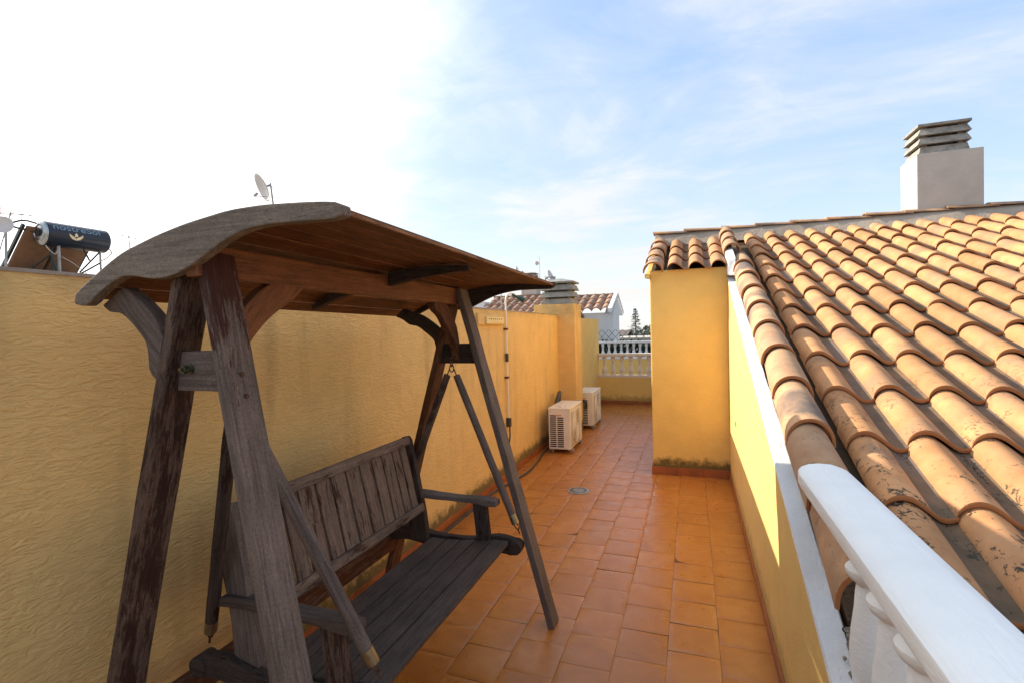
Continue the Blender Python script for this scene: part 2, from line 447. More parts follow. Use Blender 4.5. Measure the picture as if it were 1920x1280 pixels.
glow = k.ramp(dt.outputs['Value'], [(.46, 0), (.64, .22), (.88, 1)])
cm2 = k.math('ADD', cm, glow, True)
SKY, CLOUD = .118, 3.45
g2 = k.math('POWER', k.math('MAXIMUM', dt.outputs['Value'], 0.0), 6.0)
cl = k.mix(k.ramp(sx[2], [(0, 0), (.35, 1)]), (1.0, .97, .93), (.93, .965, 1.0))
clv = k.n('ShaderNodeVectorMath', operation='SCALE'); k.l(cl, clv.inputs[0]); k.l(k.math('ADD', CLOUD, k.math('MULTIPLY', g2, 10.5)), clv.inputs['Scale'])
skb = k.mix(.72, k.mix(1.0, sky.outputs[0], (1.0, .92, 1.05), 'MULTIPLY'), k.mix(k.ramp(sx[2], [(.12, 0), (.55, 1)]), (2.3, 2.95, 3.45), (1.5, 2.28, 3.45)))
out = k.mix(cm2, skb, clv.outputs[0])
k.l(out, bg.inputs['Color']); bg.inputs['Strength'].default_value = SKY
vs_ = sc.view_settings; vs_.view_transform = 'Standard'; vs_.look = 'None'; vs_.exposure = 1.3; vs_.gamma = 1
vs_.use_curve_mapping = False
sc.cycles.max_bounces = 8; sc.cycles.diffuse_bounces = 5

# ------------------------------------------------------------------ ground + terrace floor
mb = MB(); mb.add([(-900,-900,-6.5),(900,-900,-6.5),(900,900,-6.5),(-900,900,-6.5)], [(0,1,2,3)])
tag(mb.build('ground', M['asphalt']), kind='structure')
mb = MB(); mb.box((-1.92,-2.6,-.3), (.352,10.742,-.0022))
tag(mb.build('terrace_slab', M['grout']), kind='structure')
mb = MB(); TX, TY, G = .2442, .2475, .0017
xs = [.103+TX*i for i in range(-9, 3)]
for ci, x0 in enumerate(xs):
    off = .2085 if (ci % 2 == 1) else .0885
    x1 = x0+TX
    xa, xb = max(x0, -1.92)+G/2, min(x1, .352)-G/2
    if xb-xa < .01: continue
    j = -11
    while True:
        ya = off+TY*j+G/2; yb = ya+TY-G; j += 1
        if ya > 10.70: break
        if yb < -2.5: continue
        if ya > 5.9 and False: continue
        e = .004; z = rnd.uniform(-.0006, .0006); tx = rnd.uniform(-.0012, .0012); ty = rnd.uniform(-.0012, .0012)
        # slightly pillowed tile: outer ring low, inner ring high
        cx, cy = (xa+xb)/2, (ya+yb)/2
        vs = []
        for (ee, zz_) in ((0, -.0016), (e, -.0003), (.03, .0)):
            for (px, py) in ((xa+ee, ya+ee), (xb-ee, ya+ee), (xb-ee, yb-ee), (xa+ee, yb-ee)):
                vs.append((px, py, zz_+z+tx*(px-cx)/.12+ty*(py-cy)/.12))
        fs = []
        for q in range(2):
            for s_ in range(4): fs.append((q*4+s_, q*4+(s_+1) % 4, (q+1)*4+(s_+1) % 4, (q+1)*4+s_))
        fs.append((8,9,10,11))
        mb.add(vs, fs, 0, True, rnd.random())
o = mb.build('floor', M['floor'], attr=True); tag(o, kind='structure')

# ------------------------------------------------------------------ left parapet wall
wl = empty('parapet_wall', (-1.99, 4, 0), 'long ochre rendered parapet wall with rough trowelled surface behind the wooden swing', 'wall')
mb = MB()
def wallbox(mb, x0, x1, y0, y1, z0, z1, nx=0):
    mb.box((x0,y0,z0), (x1,y1,z1))
wallbox(mb, -2.06, -1.92, -2.6, 7.39, -.3, 1.815); mb.build('render_face', M['stucco_left'], wl)
mb = MB(); mb.box((-2.06, 7.85, -.3), (-1.92, 10.9, 1.80)); mb.build('render_face', M['stucco_far'], wl)
mb = MB()
y = -2.6
while y < 7.36:
    y2 = min(7.385, y+rnd.uniform(.9, 1.2)); mb.box((-2.07, y+.002, 1.8155), (-1.916, y2-.002, 1.829+rnd.uniform(-.002,.002))); y = y2
mb.build('coping', M['mortar'], wl, jitter=.002)
mb = MB()
y = -2.5
while y < 7.36:
    y2 = min(7.38, y+.33); mb.box((-1.9195, y+.0015, 0.0005), (-1.909, y2-.0015, .072)); y = y2
y = 7.88
while y < 10.7:
    y2 = min(10.74, y+.33); mb.box((-1.9195, y+.0015, 0.0005), (-1.909, y2-.0015, .072)); y = y2
mb.build('skirting', M['skirt'], wl, bevel=.002)

# louvred chimney cowl
def cowl(mb, x0, y0, x1, y1, z0, h, n, over=.045, cap=.06, mi=0, peak=.06):
    """stack of flared square rings on four corner posts under a shallow pyramid cap"""
    H = h-cap-peak; st = H/n
    def ring(za, zb, ia, ib, th):
        # za>zb: top inset ia, bottom inset ib (negative = overhang)
        for side in range(4):
            def P(ins, z, k_, inner):
                q = ins+(th if inner else 0)
                c = [(x0+q, y0+q), (x1-q, y0+q), (x1-q, y1-q), (x0+q, y1-q)]
                return (*c[k_ % 4], z)
            a_, b_ = side, side+1
            mb.hexa([P(ib, zb, a_, 0), P(ib, zb, b_, 0), P(ib, zb, b_, 1), P(ib, zb, a_, 1),
                     P(ia, za, a_, 0), P(ia, za, b_, 0), P(ia, za, b_, 1), P(ia, za, a_, 1)], mi)
    for i in range(n):
        zb = z0+st*i; ring(zb+st*.78, zb+.004, .004, -over if i else -.012, .04)
    mb.box((x0+.10, y0+.10, z0), (x1-.10, y1-.10, z0+H), mi)
    pw = .055
    for cx in (x0+.03, x1-.03-pw):
        for cy in (y0+.03, y1-.03-pw): mb.box((cx, cy, z0), (cx+pw, cy+pw, z0+H+.01), mi)
    zc = z0+H; o_ = over
    mb.box((x0-o_, y0-o_, zc), (x1+o_, y1+o_, zc+cap*.5), mi)
    cx, cy = (x0+x1)/2, (y0+y1)/2
    a_ = [(x0-o_,y0-o_,zc+cap*.5), (x1+o_,y0-o_,zc+cap*.5), (x1+o_,y1+o_,zc+cap*.5), (x0-o_,y1+o_,zc+cap*.5)]
    q = .05
    b_ = [(cx-q,cy-q,zc+cap*.5+peak), (cx+q,cy-q,zc+cap*.5+peak), (cx+q,cy+q,zc+cap*.5+peak), (cx-q,cy+q,zc+cap*.5+peak)]
    mb.hexa(a_+b_, mi)

ch = empty('chimney', (-1.97, 7.6, 0), 'yellow chimney stack with grey louvred cowl built into the left parapet', 'chimney')
mb = MB(); mb.box((-2.29, 7.39, -.3), (-1.654, 7.85, 1.985)); mb.build('stack', M['stucco_left'], ch, bevel=.006)
mb = MB(); cowl(mb, -2.17, 7.45, -1.70, 7.80, 1.985, .425, 3, over=.03, cap=.05, peak=.055); mb.build('cowl', M['concrete_grey'], ch, bevel=.004)

# ------------------------------------------------------------------ far low wall + balustrade
lw = empty('low_wall', (-1, 10.8, 0), 'low yellow wall closing the far end of the terrace below the white balusters', 'wall')
mb = MB(); mb.box((-1.919, 10.742, -.3), (.4, 10.88, .56)); mb.build('render_face', M['stucco_far'], lw)
mb = MB(); mb.box((-1.905, 10.730, 0.001), (.0, 10.7415, .075)); mb.build('skirting', M['skirt'], lw)
BAL = [(.036,0),(.050,.0),(.050,.035),(.040,.045),(.052,.07),(.056,.11),(.050,.16),(.034,.235),(.026,.275),(.036,.29),(.036,.305),(.026,.32),(.030,.35),(.042,.39),(.044,.42),(.034,.45),(.048,.462),(.048,.49)]
def baluster_mesh(h, r=1.0, n=16):
    mb = MB(); q = h/.49; mb.lathe([(a_*r, b_*q) for a_, b_ in BAL], n=n); return mb
def balustrade(name, label, x0, x1, y, z0, z1, pitch, mat, x_start, w=.15):
    t = empty(name, ((x0+x1)/2, y, z0), label, 'balustrade')
    mb = MB(); mb.box((x0, y-w/2, z0), (x1, y+w/2, z0+.055)); mb.build('base', mat, t, bevel=.006)
    mb = MB(); mb.box((x0, y-w/2-.01, z1-.06), (x1, y+w/2+.01, z1)); mb.build('rail', mat, t, bevel=.012)
    first = None; x = x_start
    while x < x1-.04:
        if first is None:
            first = baluster_mesh(z1-z0-.115).build('baluster', mat, t); Mb = Matrix.Translation((x, y, z0+.055)); place(first, t, Mb)
        else:
            c = dup(first, t); c.matrix_basis = W[t.name].inverted() @ Matrix.Translation((x, y, z0+.055))
        x += pitch
    return t
balustrade('balustrade', 'cream white balustrade on the low yellow wall at the end of the terrace', -1.918, .3, 10.81, .56, 1.07, .185, M['cream_paint'], -1.79)
lw2 = empty('low_wall', (-2, 15.2, 0), 'yellow neighbouring wall standing beyond the terrace balustrade', 'wall')
mb = MB(); mb.box((-6.0, 15.13, -6.5), (3, 15.27, .69)); mb.build('render_face', M['stucco_far'], lw2)
balustrade('balustrade', 'small white balustrade of the neighbouring terrace under the green lattice', -3.2, 1.0, 15.2, .69, 1.215, .182, M['white_paint'], -3.1)
# lattice on the far balustrade
mb = MB(); st = .205
for lay, sg in ((0, 1), (1, -1)):
    yy = 15.2+lay*.012
    x = -3.3
    while x < 1.2:
        a_, b_ = V((x, yy, 1.225)), V((x+sg*.30, yy, 1.56)); d_ = V((.009, 0, 0))
        mb.hexa([a_-d_, a_+d_, a_+d_+V((0,.01,0)), a_-d_+V((0,.01,0)), b_-d_, b_+d_, b_+d_+V((0,.01,0)), b_-d_+V((0,.01,0))])
        x += st
tag(mb.build('lattice_screen', M['lattice']), 'grey green diamond lattice screen above the far white balustrade', 'lattice')
# hedge leaves behind the far balustrade
mb = MB(); hr = random.Random(3)
for i in range(2600):
    c = V((hr.uniform(-3.2, 1.2), hr.uniform(15.5, 16.2), hr.uniform(.3, 1.16+.05*hr.random())))
    a_ = V((hr.gauss(0,1), hr.gauss(0,1), hr.gauss(0,1))).normalized()*.06; b_ = a_.orthogonal().normalized()*.04
    mb.add([c-a_-b_, c+a_-b_, c+a_+b_, c-a_+b_], [(0,1,2,3)])
tag(mb.build('hedge', M['hedge'], merge=False), 'dark green hedge showing between the far white balusters', 'hedge')

# ------------------------------------------------------------------ house on the right: walls, roof, chimney
S = .37; ZR = lambda y, z0: z0+S*(y-1.63)
house = empty('terrace_house', (1.5, 4.0, 0), 'yellow walled house with a sloping clay tile roof and white verge', 'house')
XW = .352; YR = 6.90
# side wall under the verge
mb = MB(); y0, y1 = -2.6, 5.67
prof = []
def clipz(y): return max(.28, ZR(y, .60))
ys = [y0, .76, 1.6, 3.0, 4.4, y1]
mb.strip([(XW, y, -.3) for y in ys], [(XW, y, clipz(y)-.004) for y in ys], (.06, 0, 0))
mb.build('side_wall', M['stucco_side'], house)
# white sloping verge band on the wall head
mb = MB(); ys = [-2.6+.11*i for i in range(87)]; ys = [y for y in ys if y < 6.95]
vs = []; fs = []
for i, y in enumerate(ys):
    z = clipz(y); j1 = noise.noise(V((y*5, 0, 0)))*.006; j2 = noise.noise(V((y*7, 3, 0)))*.008
    vs += [(XW-.002, y, z-.012), (XW+.001+abs(j1)*.3, y, z+.002), (XW+.07+j2, y, z+.004+j1), (XW+.09, y, z-.05), (XW+.02, y, z-.05)]
n5 = 5
for i in range(len(ys)-1):
    for j in range(4): fs.append((i*n5+j, i*n5+j+1, (i+1)*n5+j+1, (i+1)*n5+j))
    fs.append((i*n5+4, i*n5, (i+1)*n5, (i+1)*n5+4))
mb.add(vs, fs); mb.build('white_verge', M['white_stucco'], house)
# end block (the tall yellow face) with its skirting
mb = MB(); mb.box((-.429, 5.67, -.3), (XW+.003, 8.1, 2.212)); mb.build('end_wall', M['stucco_yellow'], house, bevel=.012)
mb = MB(); yy = [5.60, 6.2, YR, 7.6, 8.2]
mb.strip([(-.475, y, 2.175) for y in yy], [(-.475, y, (ZR(y, .66) if y <= YR else ZR(2*YR-y, .66))) for y in yy], (.05, 0, 0))
mb.build('eave_board', M['stucco_yellow'], house)
mb = MB()
for i in range(3): mb.box((-.436+.262*i+.001, 5.658, .0005), (-.436+.262*(i+1)-.001, 5.6695, .085))
mb.box((-.441, 5.66, .0005), (-.4295, 8.0, .085))
mb.build('skirting', M['skirt'], house, bevel=.002)
mb = MB(); y = -2.5
while y < 5.6:
    y2 = min(5.655, y+.33); mb.box((XW-.0115, y+.0015, .0005), (XW-.0005, y2-.0015, .072)); y = y2
mb.build('skirting', M['skirt'], house, bevel=.002)
# roof body
mb = MB()
YM = 7.39
yy = [-1.8, 1.0, 3.0, 5.0, YM]
mb.strip([(XW+.10, y, ZR(y, .57)-.16) for y in yy], [(XW+.10, y, ZR(y, .57)) for y in yy], (5.6, 0, 0))
yy = [5.70, 6.2, YR]
mb.strip([(-.42, y, ZR(y, .66)-.10) for y in yy], [(-.42, y, ZR(y, .66)) for y in yy], (.86, 0, 0))
yy = [YR, 7.6, 8.2]
mb.strip([(-.42, y, ZR(2*YR-y, .66)-.10) for y in yy], [(-.42, y, ZR(2*YR-y, .70)) for y in yy], (.86, 0, 0))
yy = [YM, 8.6, 10.6]
mb.strip([(.44, y, ZR(2*YM-y, .57)-.10) for y in yy], [(.44, y, ZR(2*YM-y, .62)) for y in yy], (5.6, 0, 0))
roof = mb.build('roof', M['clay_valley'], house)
mb = MB(); mb.box((XW+.16, -1.7, -6.5), (5.8, -1.55, .0)); mb.box((5.6, -1.55, -6.5), (5.8, 10, 0)); mb.build('outer_wall', M['stucco_side'], house)

TP = .2335          # tile module
def s_profile(ph, TPw=TP):
    """height of the S tile over one module, 0..1 -> metres above the pan"""
    u = ph*TPw
    if u < .132:
        q = (u-.066)/.066; return .008+.072*math.sqrt(max(0, 1-q*q*.985))
    q = (u-.132)/(TPw-.132); return .016*(1-math.sin(math.pi*q))*1.0
NP = 17
PH = [0, .010, .03, .065, .11, .17, .24, .31, .38, .44, .50, .56, .62, .68, .74, .80, .88, .95, 1.03]
def hprof(ph):
    u = ph*TP
    u = ph*.2335
    if u <= .198:
        q = (u-.074)/.124 if u > .074 else (u-.074)/.074
        if u <= .074: return .004+.076*math.sqrt(max(0, 1-q*q))
        return .004+.076*(.5+.5*math.cos(math.pi*min(1, q)))**.72
    q = (u-.198)/(.2335-.198); return .004-.004*math.sin(math.pi*min(1, q))+.008*max(0, q)
def s_tile(mb, xl, yl, L, zfun, tr, lift=.020, th=.014, mats=(0,1,2), skew=0, far=1):
    """one Spanish S tile: xl = left edge, yl = lower (eave) end, zfun(y) = pan plane"""
    steps = 3; P = []
    phs = PH if far == 1 else PH[::far]+([PH[-1]] if PH[::far][-1] != PH[-1] else [])
    for i in range(steps+1):
        f = i/steps; y = yl+L*f; up_ = lift*(1-f)
        taper = 1-.03*f
        P.append([V((xl+ph*TP*taper+skew*f, y, zfun(y)+hprof(ph)*(1-.06*f)+up_+(.0025*abs(ph-.3) if i == 0 else 0))) for ph in phs])
    n = len(phs); vs = [v for row in P for v in row]; fsA = []; fsV = []
    for i in range(steps):
        for j in range(n-1):
            q = (i*n+j, i*n+j+1, (i+1)*n+j+1, (i+1)*n+j)
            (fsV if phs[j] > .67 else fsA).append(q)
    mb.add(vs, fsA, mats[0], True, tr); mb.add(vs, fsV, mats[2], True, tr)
    # thick front lip
    lo = [V((v.x, v.y+.002, v.z-th)) for v in P[0]]
    ro = [V((v.x, v.y-.004, v.z-th*.5)) for v in P[0]]
    vs = P[0]+ro+lo; fs = [(j, n+j, n+j+1, j+1) for j in range(n-1)]+[(n+j, 2*n+j, 2*n+j+1, n+j+1) for j in range(n-1)]
    mb.add(vs, fs, mats[1], True, tr)
    # underside + left edge so that it reads as a solid shell
    un = [V((v.x, v.y, v.z-th)) for v in P[1]]
    mb.add(lo+un, [(j, n+j, n+j+1, j+1) for j in range(n-1)], mats[1], True, tr)
    L0 = [P[i][0] for i in range(2)]
    mb.add([L0[0], L0[1], L0[1]-V((0,0,th)), L0[0]-V((0,0,th))], [(0,1,2,3)], mats[0], False, tr)
mb = MB(); tr_ = random.Random(5)
K = 1.0713
zp = lambda y: ZR(y, .70)-.086
zpt = lambda y: ZR(y, .80)-.082
LP_ = .434
for c in range(0, 15):
    xl = .7285+TP*c-.070
    for rr in range(-7, 12):
        yl = 2.25+LP_*rr
        L = .50
        if yl+.30 > 7.47: L = 7.47-yl
        if yl > 7.28: continue
        if xl > 2.0+yl*.47: continue
        s_tile(mb, xl+tr_.uniform(-.004,.004), yl+tr_.uniform(-.013,.013), L, zp, tr_.random(), lift=.029+tr_.uniform(-.004,.006), th=.021, skew=tr_.uniform(-.005,.005), far=1 if yl < 4.5 else 2)
TPM = TP; TP = .218
for c in (0, 1, 2):
    xl = -.18+.003+TP*c-.066
    for rr in range(3):
        yl = 5.575+.405*rr
        s_tile(mb, xl, yl, .47 if rr < 2 else .5, zpt, tr_.random(), lift=.022)
TP = TPM
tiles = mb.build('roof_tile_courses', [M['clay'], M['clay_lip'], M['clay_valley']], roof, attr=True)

def cap_row(mb, xc, y0, n, step, z0, hw=.095, ht=.125, L=.47, th=.013, mi=(0,1), seg=14):
    for i in range(n):
        yl = y0+step*i; t = tr_.random(); rows = []
        dx = tr_.uniform(-.004, .004); rz = tr_.uniform(-.006, .006)
        for q in range(4):
            f = q/3; y = yl+L*f; kx = 1.05-.13*f
            rows.append([V((xc+dx+rz*f*2-hw*kx*math.cos(math.pi*j/seg), y, ZR(y, z0)+.024*(1-f)+ht*(1-.07*f)*math.sin(math.pi*j/seg)**.8)) for j in range(seg+1)])
        n_ = seg+1; vs = [v for r_ in rows for v in r_]
        mb.add(vs, [(a_*n_+j, a_*n_+j+1, (a_+1)*n_+j+1, (a_+1)*n_+j) for a_ in range(3) for j in range(seg)], mi[0], True, t)
        c0 = V((xc+dx, yl, ZR(yl, z0)))
        inn = [V((c0.x+(v.x-c0.x)*(1-th/hw), v.y+.001, c0.z+(v.z-c0.z)*(1-th/ht)-.001)) for v in rows[0]]
        mid = [(v+w_)/2+V((0,-.004,0)) for v, w_ in zip(rows[0], inn)]
        vs = rows[0]+mid+inn
        mb.add(vs, [(j, n_+j, n_+j+1, j+1) for j in range(seg)]+[(n_+j, 2*n_+j, 2*n_+j+1, n_+j+1) for j in range(seg)], mi[1], True, t)
        up_ = [V((v.x, v.y+.2, v.z+.2*S)) for v in inn]
        mb.add(inn+up_, [(j, n_+j, n_+j+1, j+1) for j in range(seg)], mi[1], True, t)
mb = MB()
cap_row(mb, .495, 1.735, 10, .42, .675)
mb.build('verge_cap_tiles', [M['clay_cap'], M['clay_lip']], roof, attr=True)
mb = MB(); cap_row(mb, .415, 5.90, 3, .36, .76, hw=.085, L=.42)
mb.build('verge_cap_tiles', [M['clay_cap'], M['clay_lip']], roof, attr=True)
mb = MB(); cap_row(mb, -.385, 5.575, 4, .36, .70, hw=.10, ht=.115, L=.42)
mb.build('verge_cap_tiles', [M['clay_cap'], M['clay_lip']], roof, attr=True)
# ridge: mortar bedding and laid ridge tiles (end block first, then the main roof)
def camscale(q, kk): return (q[0]*kk, q[1]*kk, 1.6+(q[2]-1.6)*kk)
for (xa, xb, kk) in ((-.44, .40, 1.0), (.40, 5.2, K)):
    mb = MB(); n_ = int((xb-xa)/.08)+1; xs_ = [xa+(xb-xa)*i/n_ for i in range(n_+1)]; vs = []; fs = []
    for i, x in enumerate(xs_):
        j = noise.noise(V((x*6, 1, 2)))*.03; j2 = noise.noise(V((x*11, 5, 2)))*.02
        zb = ZR(6.80, .80)-.05
        vs += [camscale(q, kk) for q in [(x, 6.79+j, zb-.02), (x, 6.84+j2, zb+.035+j*.3), (x, 6.88, zb+.10+j*.3), (x, 6.93, zb+.155), (x, 7.03, zb+.155), (x, 7.2, zb-.02)]]
    for i in range(len(xs_)-1):
        for j in range(5): fs.append((i*6+j, i*6+j+1, (i+1)*6+j+1, (i+1)*6+j))
    mb.add(vs, fs, 0, True); mb.build('ridge_mortar', M['mortar'], roof)
    mb = MB(); x = xa-.03
    while x < xb-.1:
        t = tr_.random(); L = min(.46, xb-x+.05); rows = []; dz = tr_.uniform(-.006, .006); dy = tr_.uniform(-.012, .012)
        for q in range(2):
            f = q; kx = 1.04-.16*f
            rows.append([V(camscale((x+L*f, 6.98+dy-.085*kx*math.cos(math.pi*j/10), ZR(6.80,.80)+.098+dz+.020*(1-f)+.040*kx*math.sin(math.pi*j/10)), kk)) for j in range(11)])
        mb.add(rows[0]+rows[1], [(j, j+1, 11+j+1, 11+j) for j in range(10)], 0, True, t)
        for rw, sg in ((rows[0], 1), (rows[1], -1)):
            lo = [v-V((0,0,.016)) for v in rw]; mb.add(rw+lo, [(j, 11+j, 11+j+1, j+1) for j in range(10)], 0, True, t)
        x += .385
    mb.build('ridge_tiles', [M['clay_cap'], M['clay_lip']], roof, attr=True)
# white mortar patch where the verge meets the end block
mb = MB(); mb.hexa([(.345,5.55,2.10),(.43,5.50,2.10),(.44,6.10,2.30),(.345,6.15,2.30),(.345,5.56,2.27),(.425,5.54,2.28),(.425,6.9,2.80),(.345,6.9,2.78)])
mb.build('white_verge', M['white_stucco'], house, bevel=.015, jitter=.008)
# roof chimney
ca = camscale((2.425, 6.955, 2.5), K); cb_ = camscale((3.03, 7.43, 3.485), K)
chm = MB(); chm.box(ca, cb_); stack = chm.build('chimney', M['chimney'], house, bevel=.008)
mb = MB(); c0 = camscale((2.47, 7.0, 3.486), K); c1_ = camscale((2.91, 7.39, 3.885), K); cowl(mb, c0[0], c0[1], c1_[0], c1_[1], c0[2]+.001, c1_[2]-c0[2], 3, over=.028, cap=.06, peak=.04); mb.build('cowl', M['concrete'], stack, bevel=.004)

# broken mortar at the foot of the verge, below the last cap tile
mb = MB(); mr = random.Random(9)
ys = [1.0+.05*i for i in range(14)]; vs = []; fs = []
for i, y in enumerate(ys):
    z = ZR(y, .60)
    for j in range(7):
        x = XW+.065+.035*j
        vs.append((x, y, z+.01+mr.uniform(-.006, .012)-(.02 if y > 1.42 else -.012)))
for i in range(len(ys)-1):
    for j in range(6): fs.append((i*7+j, i*7+j+1, (i+1)*7+j+1, (i+1)*7+j))
mb.add(vs, fs); mb.build('mortar_bed', M['mortar_rough'], roof)
mb = MB()
for i in range(150):
    y = mr.uniform(1.52, 1.79); x = mr.uniform(.425, .56); z = ZR(y, .60)+mr.uniform(-.002, .035)
    s_ = mr.uniform(.004, .014); mb.lathe([(s_*.3, -s_), (s_, 0), (s_*.4, s_*.8)], (x, y, z), 5, smooth=False)
o = mb.build('mortar_crumbs', M['dirt'], roof, merge=False); tag(o, kind='stuff')
mb = MB()
for i in range(620):
    y = mr.gauss(1.52, .06) if i % 2 else mr.uniform(1.3, 1.75); x = mr.uniform(.42, .60) if i % 2 else mr.gauss(.435, .012); z = ZR(y, .60)+mr.uniform(.0, .035)
    s_ = mr.uniform(.004, .013); mb.lathe([(s_*.3, -s_), (s_, 0), (s_*.4, s_*.8)], (x, y, z), 5, smooth=False)
o = mb.build('mortar_crumbs', M['mortar_rough'], roof, merge=False); tag(o, kind='stuff')
mb = MB(); mb.add([(XW+.085, -.4, ZR(-.4,.62)), (.75, -.4, ZR(-.4,.62)), (.75, 1.39, ZR(1.39,.625)), (XW+.085, 1.39, ZR(1.39,.625))], [(0,1,2,3)], 0, False, .6)
mb.build('bedding', M['clay_cap'], roof, attr=True)
# dry debris lying in the lower valleys of the tile courses
mb = MB()
for c in range(0, 4):
    xv = .7285+TP*c-.070+TP*.86
    for i in range(2600):
        y = 1.05+1.75*(mr.random()**1.5)
        cl_ = noise.noise(V((xv*9, y*7, 0)))
        if mr.random() > .55+cl_*1.3: continue
        x = xv+mr.gauss(-.004, .019)
        f = ((y-2.25) % LP_)/.50
        z = zp(y)+.0035+.020*(1-f)+mr.uniform(0, .004)+max(0, abs(x-xv+.004)-.02)*.25
        s_ = mr.uniform(.0012, .0042); mb.lathe([(s_*.3, -s_*.4), (s_, 0), (s_*.4, s_*.5)], (x, y, z), 4, smooth=False)
o = mb.build('valley_debris', M['dirt'], roof, merge=False); tag(o, kind='stuff')

# ------------------------------------------------------------------ near balustrade on the verge
bal = empty('balustrade', (.51, 1.0, .5), 'white painted balustrade rail in the right foreground beside the roof tiles', 'balustrade')
mb = MB(); secs = []
yy = [-1.6, -.6, 0, .4, .8, 1.1, 1.4, 1.7, 2.0, 2.2, 2.33, 2.39, 2.43, 2.45]
for y in yy:
    kx = 1.0 if y < 2.33 else {2.33:1.0, 2.39:.97, 2.43:.88, 2.45:.76}[y]
    x0, x1 = .412, .606; cx = .509
    pr = [(x0, .925), (x0-.004, .935), (x0-.004, .978), (x0+.006, .990), (x0+.035, 1.000), (.50, 1.006), (x1-.05, 1.004), (x1-.018, .996), (x1-.002, .978), (x1, .955), (x1-.006, .925), (x1-.02, .918), (x0+.02, .918)]
    ky = 1.0 if y < 2.43 else .93
    secs.append([V((cx+(px-cx)*kx, y, .96+(pz-.96)*ky)) for px, pz in pr])
m_ = len(secs[0]); vs = [v for s_ in secs for v in s_]
mb.add(vs, [(i*m_+j, (i+1)*m_+j, (i+1)*m_+(j+1) % m_, i*m_+(j+1) % m_) for i in range(len(yy)-1) for j in range(m_)], 0, True)
mb.add(secs[0], [tuple(range(m_))]); mb.add(secs[-1], [tuple(range(m_-1,-1,-1))])
rail = mb.build('rail', M['white_paint'], bal)
sp = rail.modifiers.new('edge', 'EDGE_SPLIT'); sp.split_angle = R(38)
mb = MB(); mb.box((.475, -1.6, .895), (.575, 2.2, .92)); mb.build('under_rail', M['white_paint'], bal, bevel=.006)
BP = [(.046,.0),(.050,.02),(.055,.08),(.057,.13),(.052,.20),(.043,.27),(.040,.315),(.036,.345),(.056,.362),(.066,.378),(.066,.392),(.056,.404),(.042,.415),(.054,.43),(.054,.46)]
first = None
for y in (1.83, 1.625, 1.42, 1.215, 1.01, .80, .60):
    zt = .897; Mw = Matrix.Translation((.510, y, zt-.46))
    if first is None:
        mb = MB(); mb.lathe([(a_, b_) for a_, b_ in BP], n=28); first = mb.build('baluster', M['white_paint'], bal); place(first, bal, Mw)
    else:
        c = dup(first, bal); c.matrix_basis = W[bal.name].inverted() @ Mw

bal.scale = (.883,)*3; L_ = V(bal.location); bal.location = V((0,0,1.6))+(L_-V((0,0,1.6)))*.883

# ------------------------------------------------------------------ wooden garden swing
sw = empty('garden_swing', (-1.27, 1.85, 0), 'weathered wooden garden swing bench with arched plank roof standing on the terracotta floor', 'swing')
YN, YF = 1.05, 2.60
LW, LT = .10, .036
legs = {
 'nf': ((-1.262, 1.052, 1.835), (-.804, .960, 0.0)),
 'nr': ((-1.345, 1.055, 1.80), (-1.763, .985, 0.0)),
 'ff': ((-1.238, 2.60, 1.84), (-.735, 2.60, 0.0)),
 'fr': ((-1.283, 2.60, 1.80), (-1.80, 2.60, 0.0))}
for key, (t_, b_) in legs.items():
    dx = 1 if key[1] == 'f' else -1
    mat = {'nf': M['wood_leg'], 'nr': M['wood_mix'], 'ff': M['wood_grey'], 'fr': M['wood_far']}[key]
    board('leg', mat, sw, t_, b_, LW, LT, (dx, 0, .25), bevel=.004, seg=14, jit=.0022)
# tie boards
board('tie_board', M['wood_grey'], sw, (-1.45, 1.05, 1.508), (-1.215, 1.05, 1.508), .03, .115, (0,0,1), seg=3)
board('tie_board', M['wood_dark'], sw, (-1.40, 2.60, 1.479), (-1.135, 2.60, 1.479), .03, .113, (0,0,1), seg=3)
mb = MB(); mb.tube([(-1.348, 1.036, 1.515), (-1.348, 1.000, 1.515)], .006, 10); mb.tube([(-1.348,1.034,1.515),(-1.348,1.030,1.515)], .014, 12); mb.tube([(-1.348,1.020,1.515),(-1.348,1.008,1.515)], .012, 6, smooth=False)
mb.build('bolt', M['bronze'], sw)
for z in (1.50, 1.44):
    mb = MB()
    fx = -1.262+(.458)*(1.835-z)/1.835+.0186
    for yq in (1.035,): mb.tube([(fx-.006, yq, z), (fx+.0035, yq, z+.001)], .007, 8)
    mb.build('screw', M['rust'], sw)
# ridge beam between the frames
board('beam', M['wood_beam'], sw, (-1.268, .985, 1.812), (-1.268, 2.66, 1.800), .045, .092, (0,0,1), seg=10)
# arched end fascias
FT = [(-1.738,1.722),(-1.736,1.738),(-1.651,1.787),(-1.554,1.834),(-1.454,1.867),(-1.325,1.896),(-1.19,1.918),(-1.065,1.928),(-.925,1.925),(-.79,1.913),(-.758,1.902)]
FB = [(-1.735,1.711),(-1.681,1.706),(-1.614,1.745),(-1.534,1.778),(-1.474,1.779),(-1.388,1.766),(-1.317,1.773),(-1.235,1.802),(-1.149,1.843),(-1.067,1.869),(-.984,1.877),(-.872,1.875),(-.792,1.872),(-.758,1.880)]
ft = rsm(XZ(FT, 1.0), 40); fb = rsm(XZ(FB, 1.0), 40)
Mf = Matrix.Translation((-1.25, 1.0, 1.85))
mb = MB(); mb.strip(ft, fb, (0, -.03, 0)); mb.build('fascia', M['wood_fascia'], sw, Mf, bevel=.004, jitter=.002)
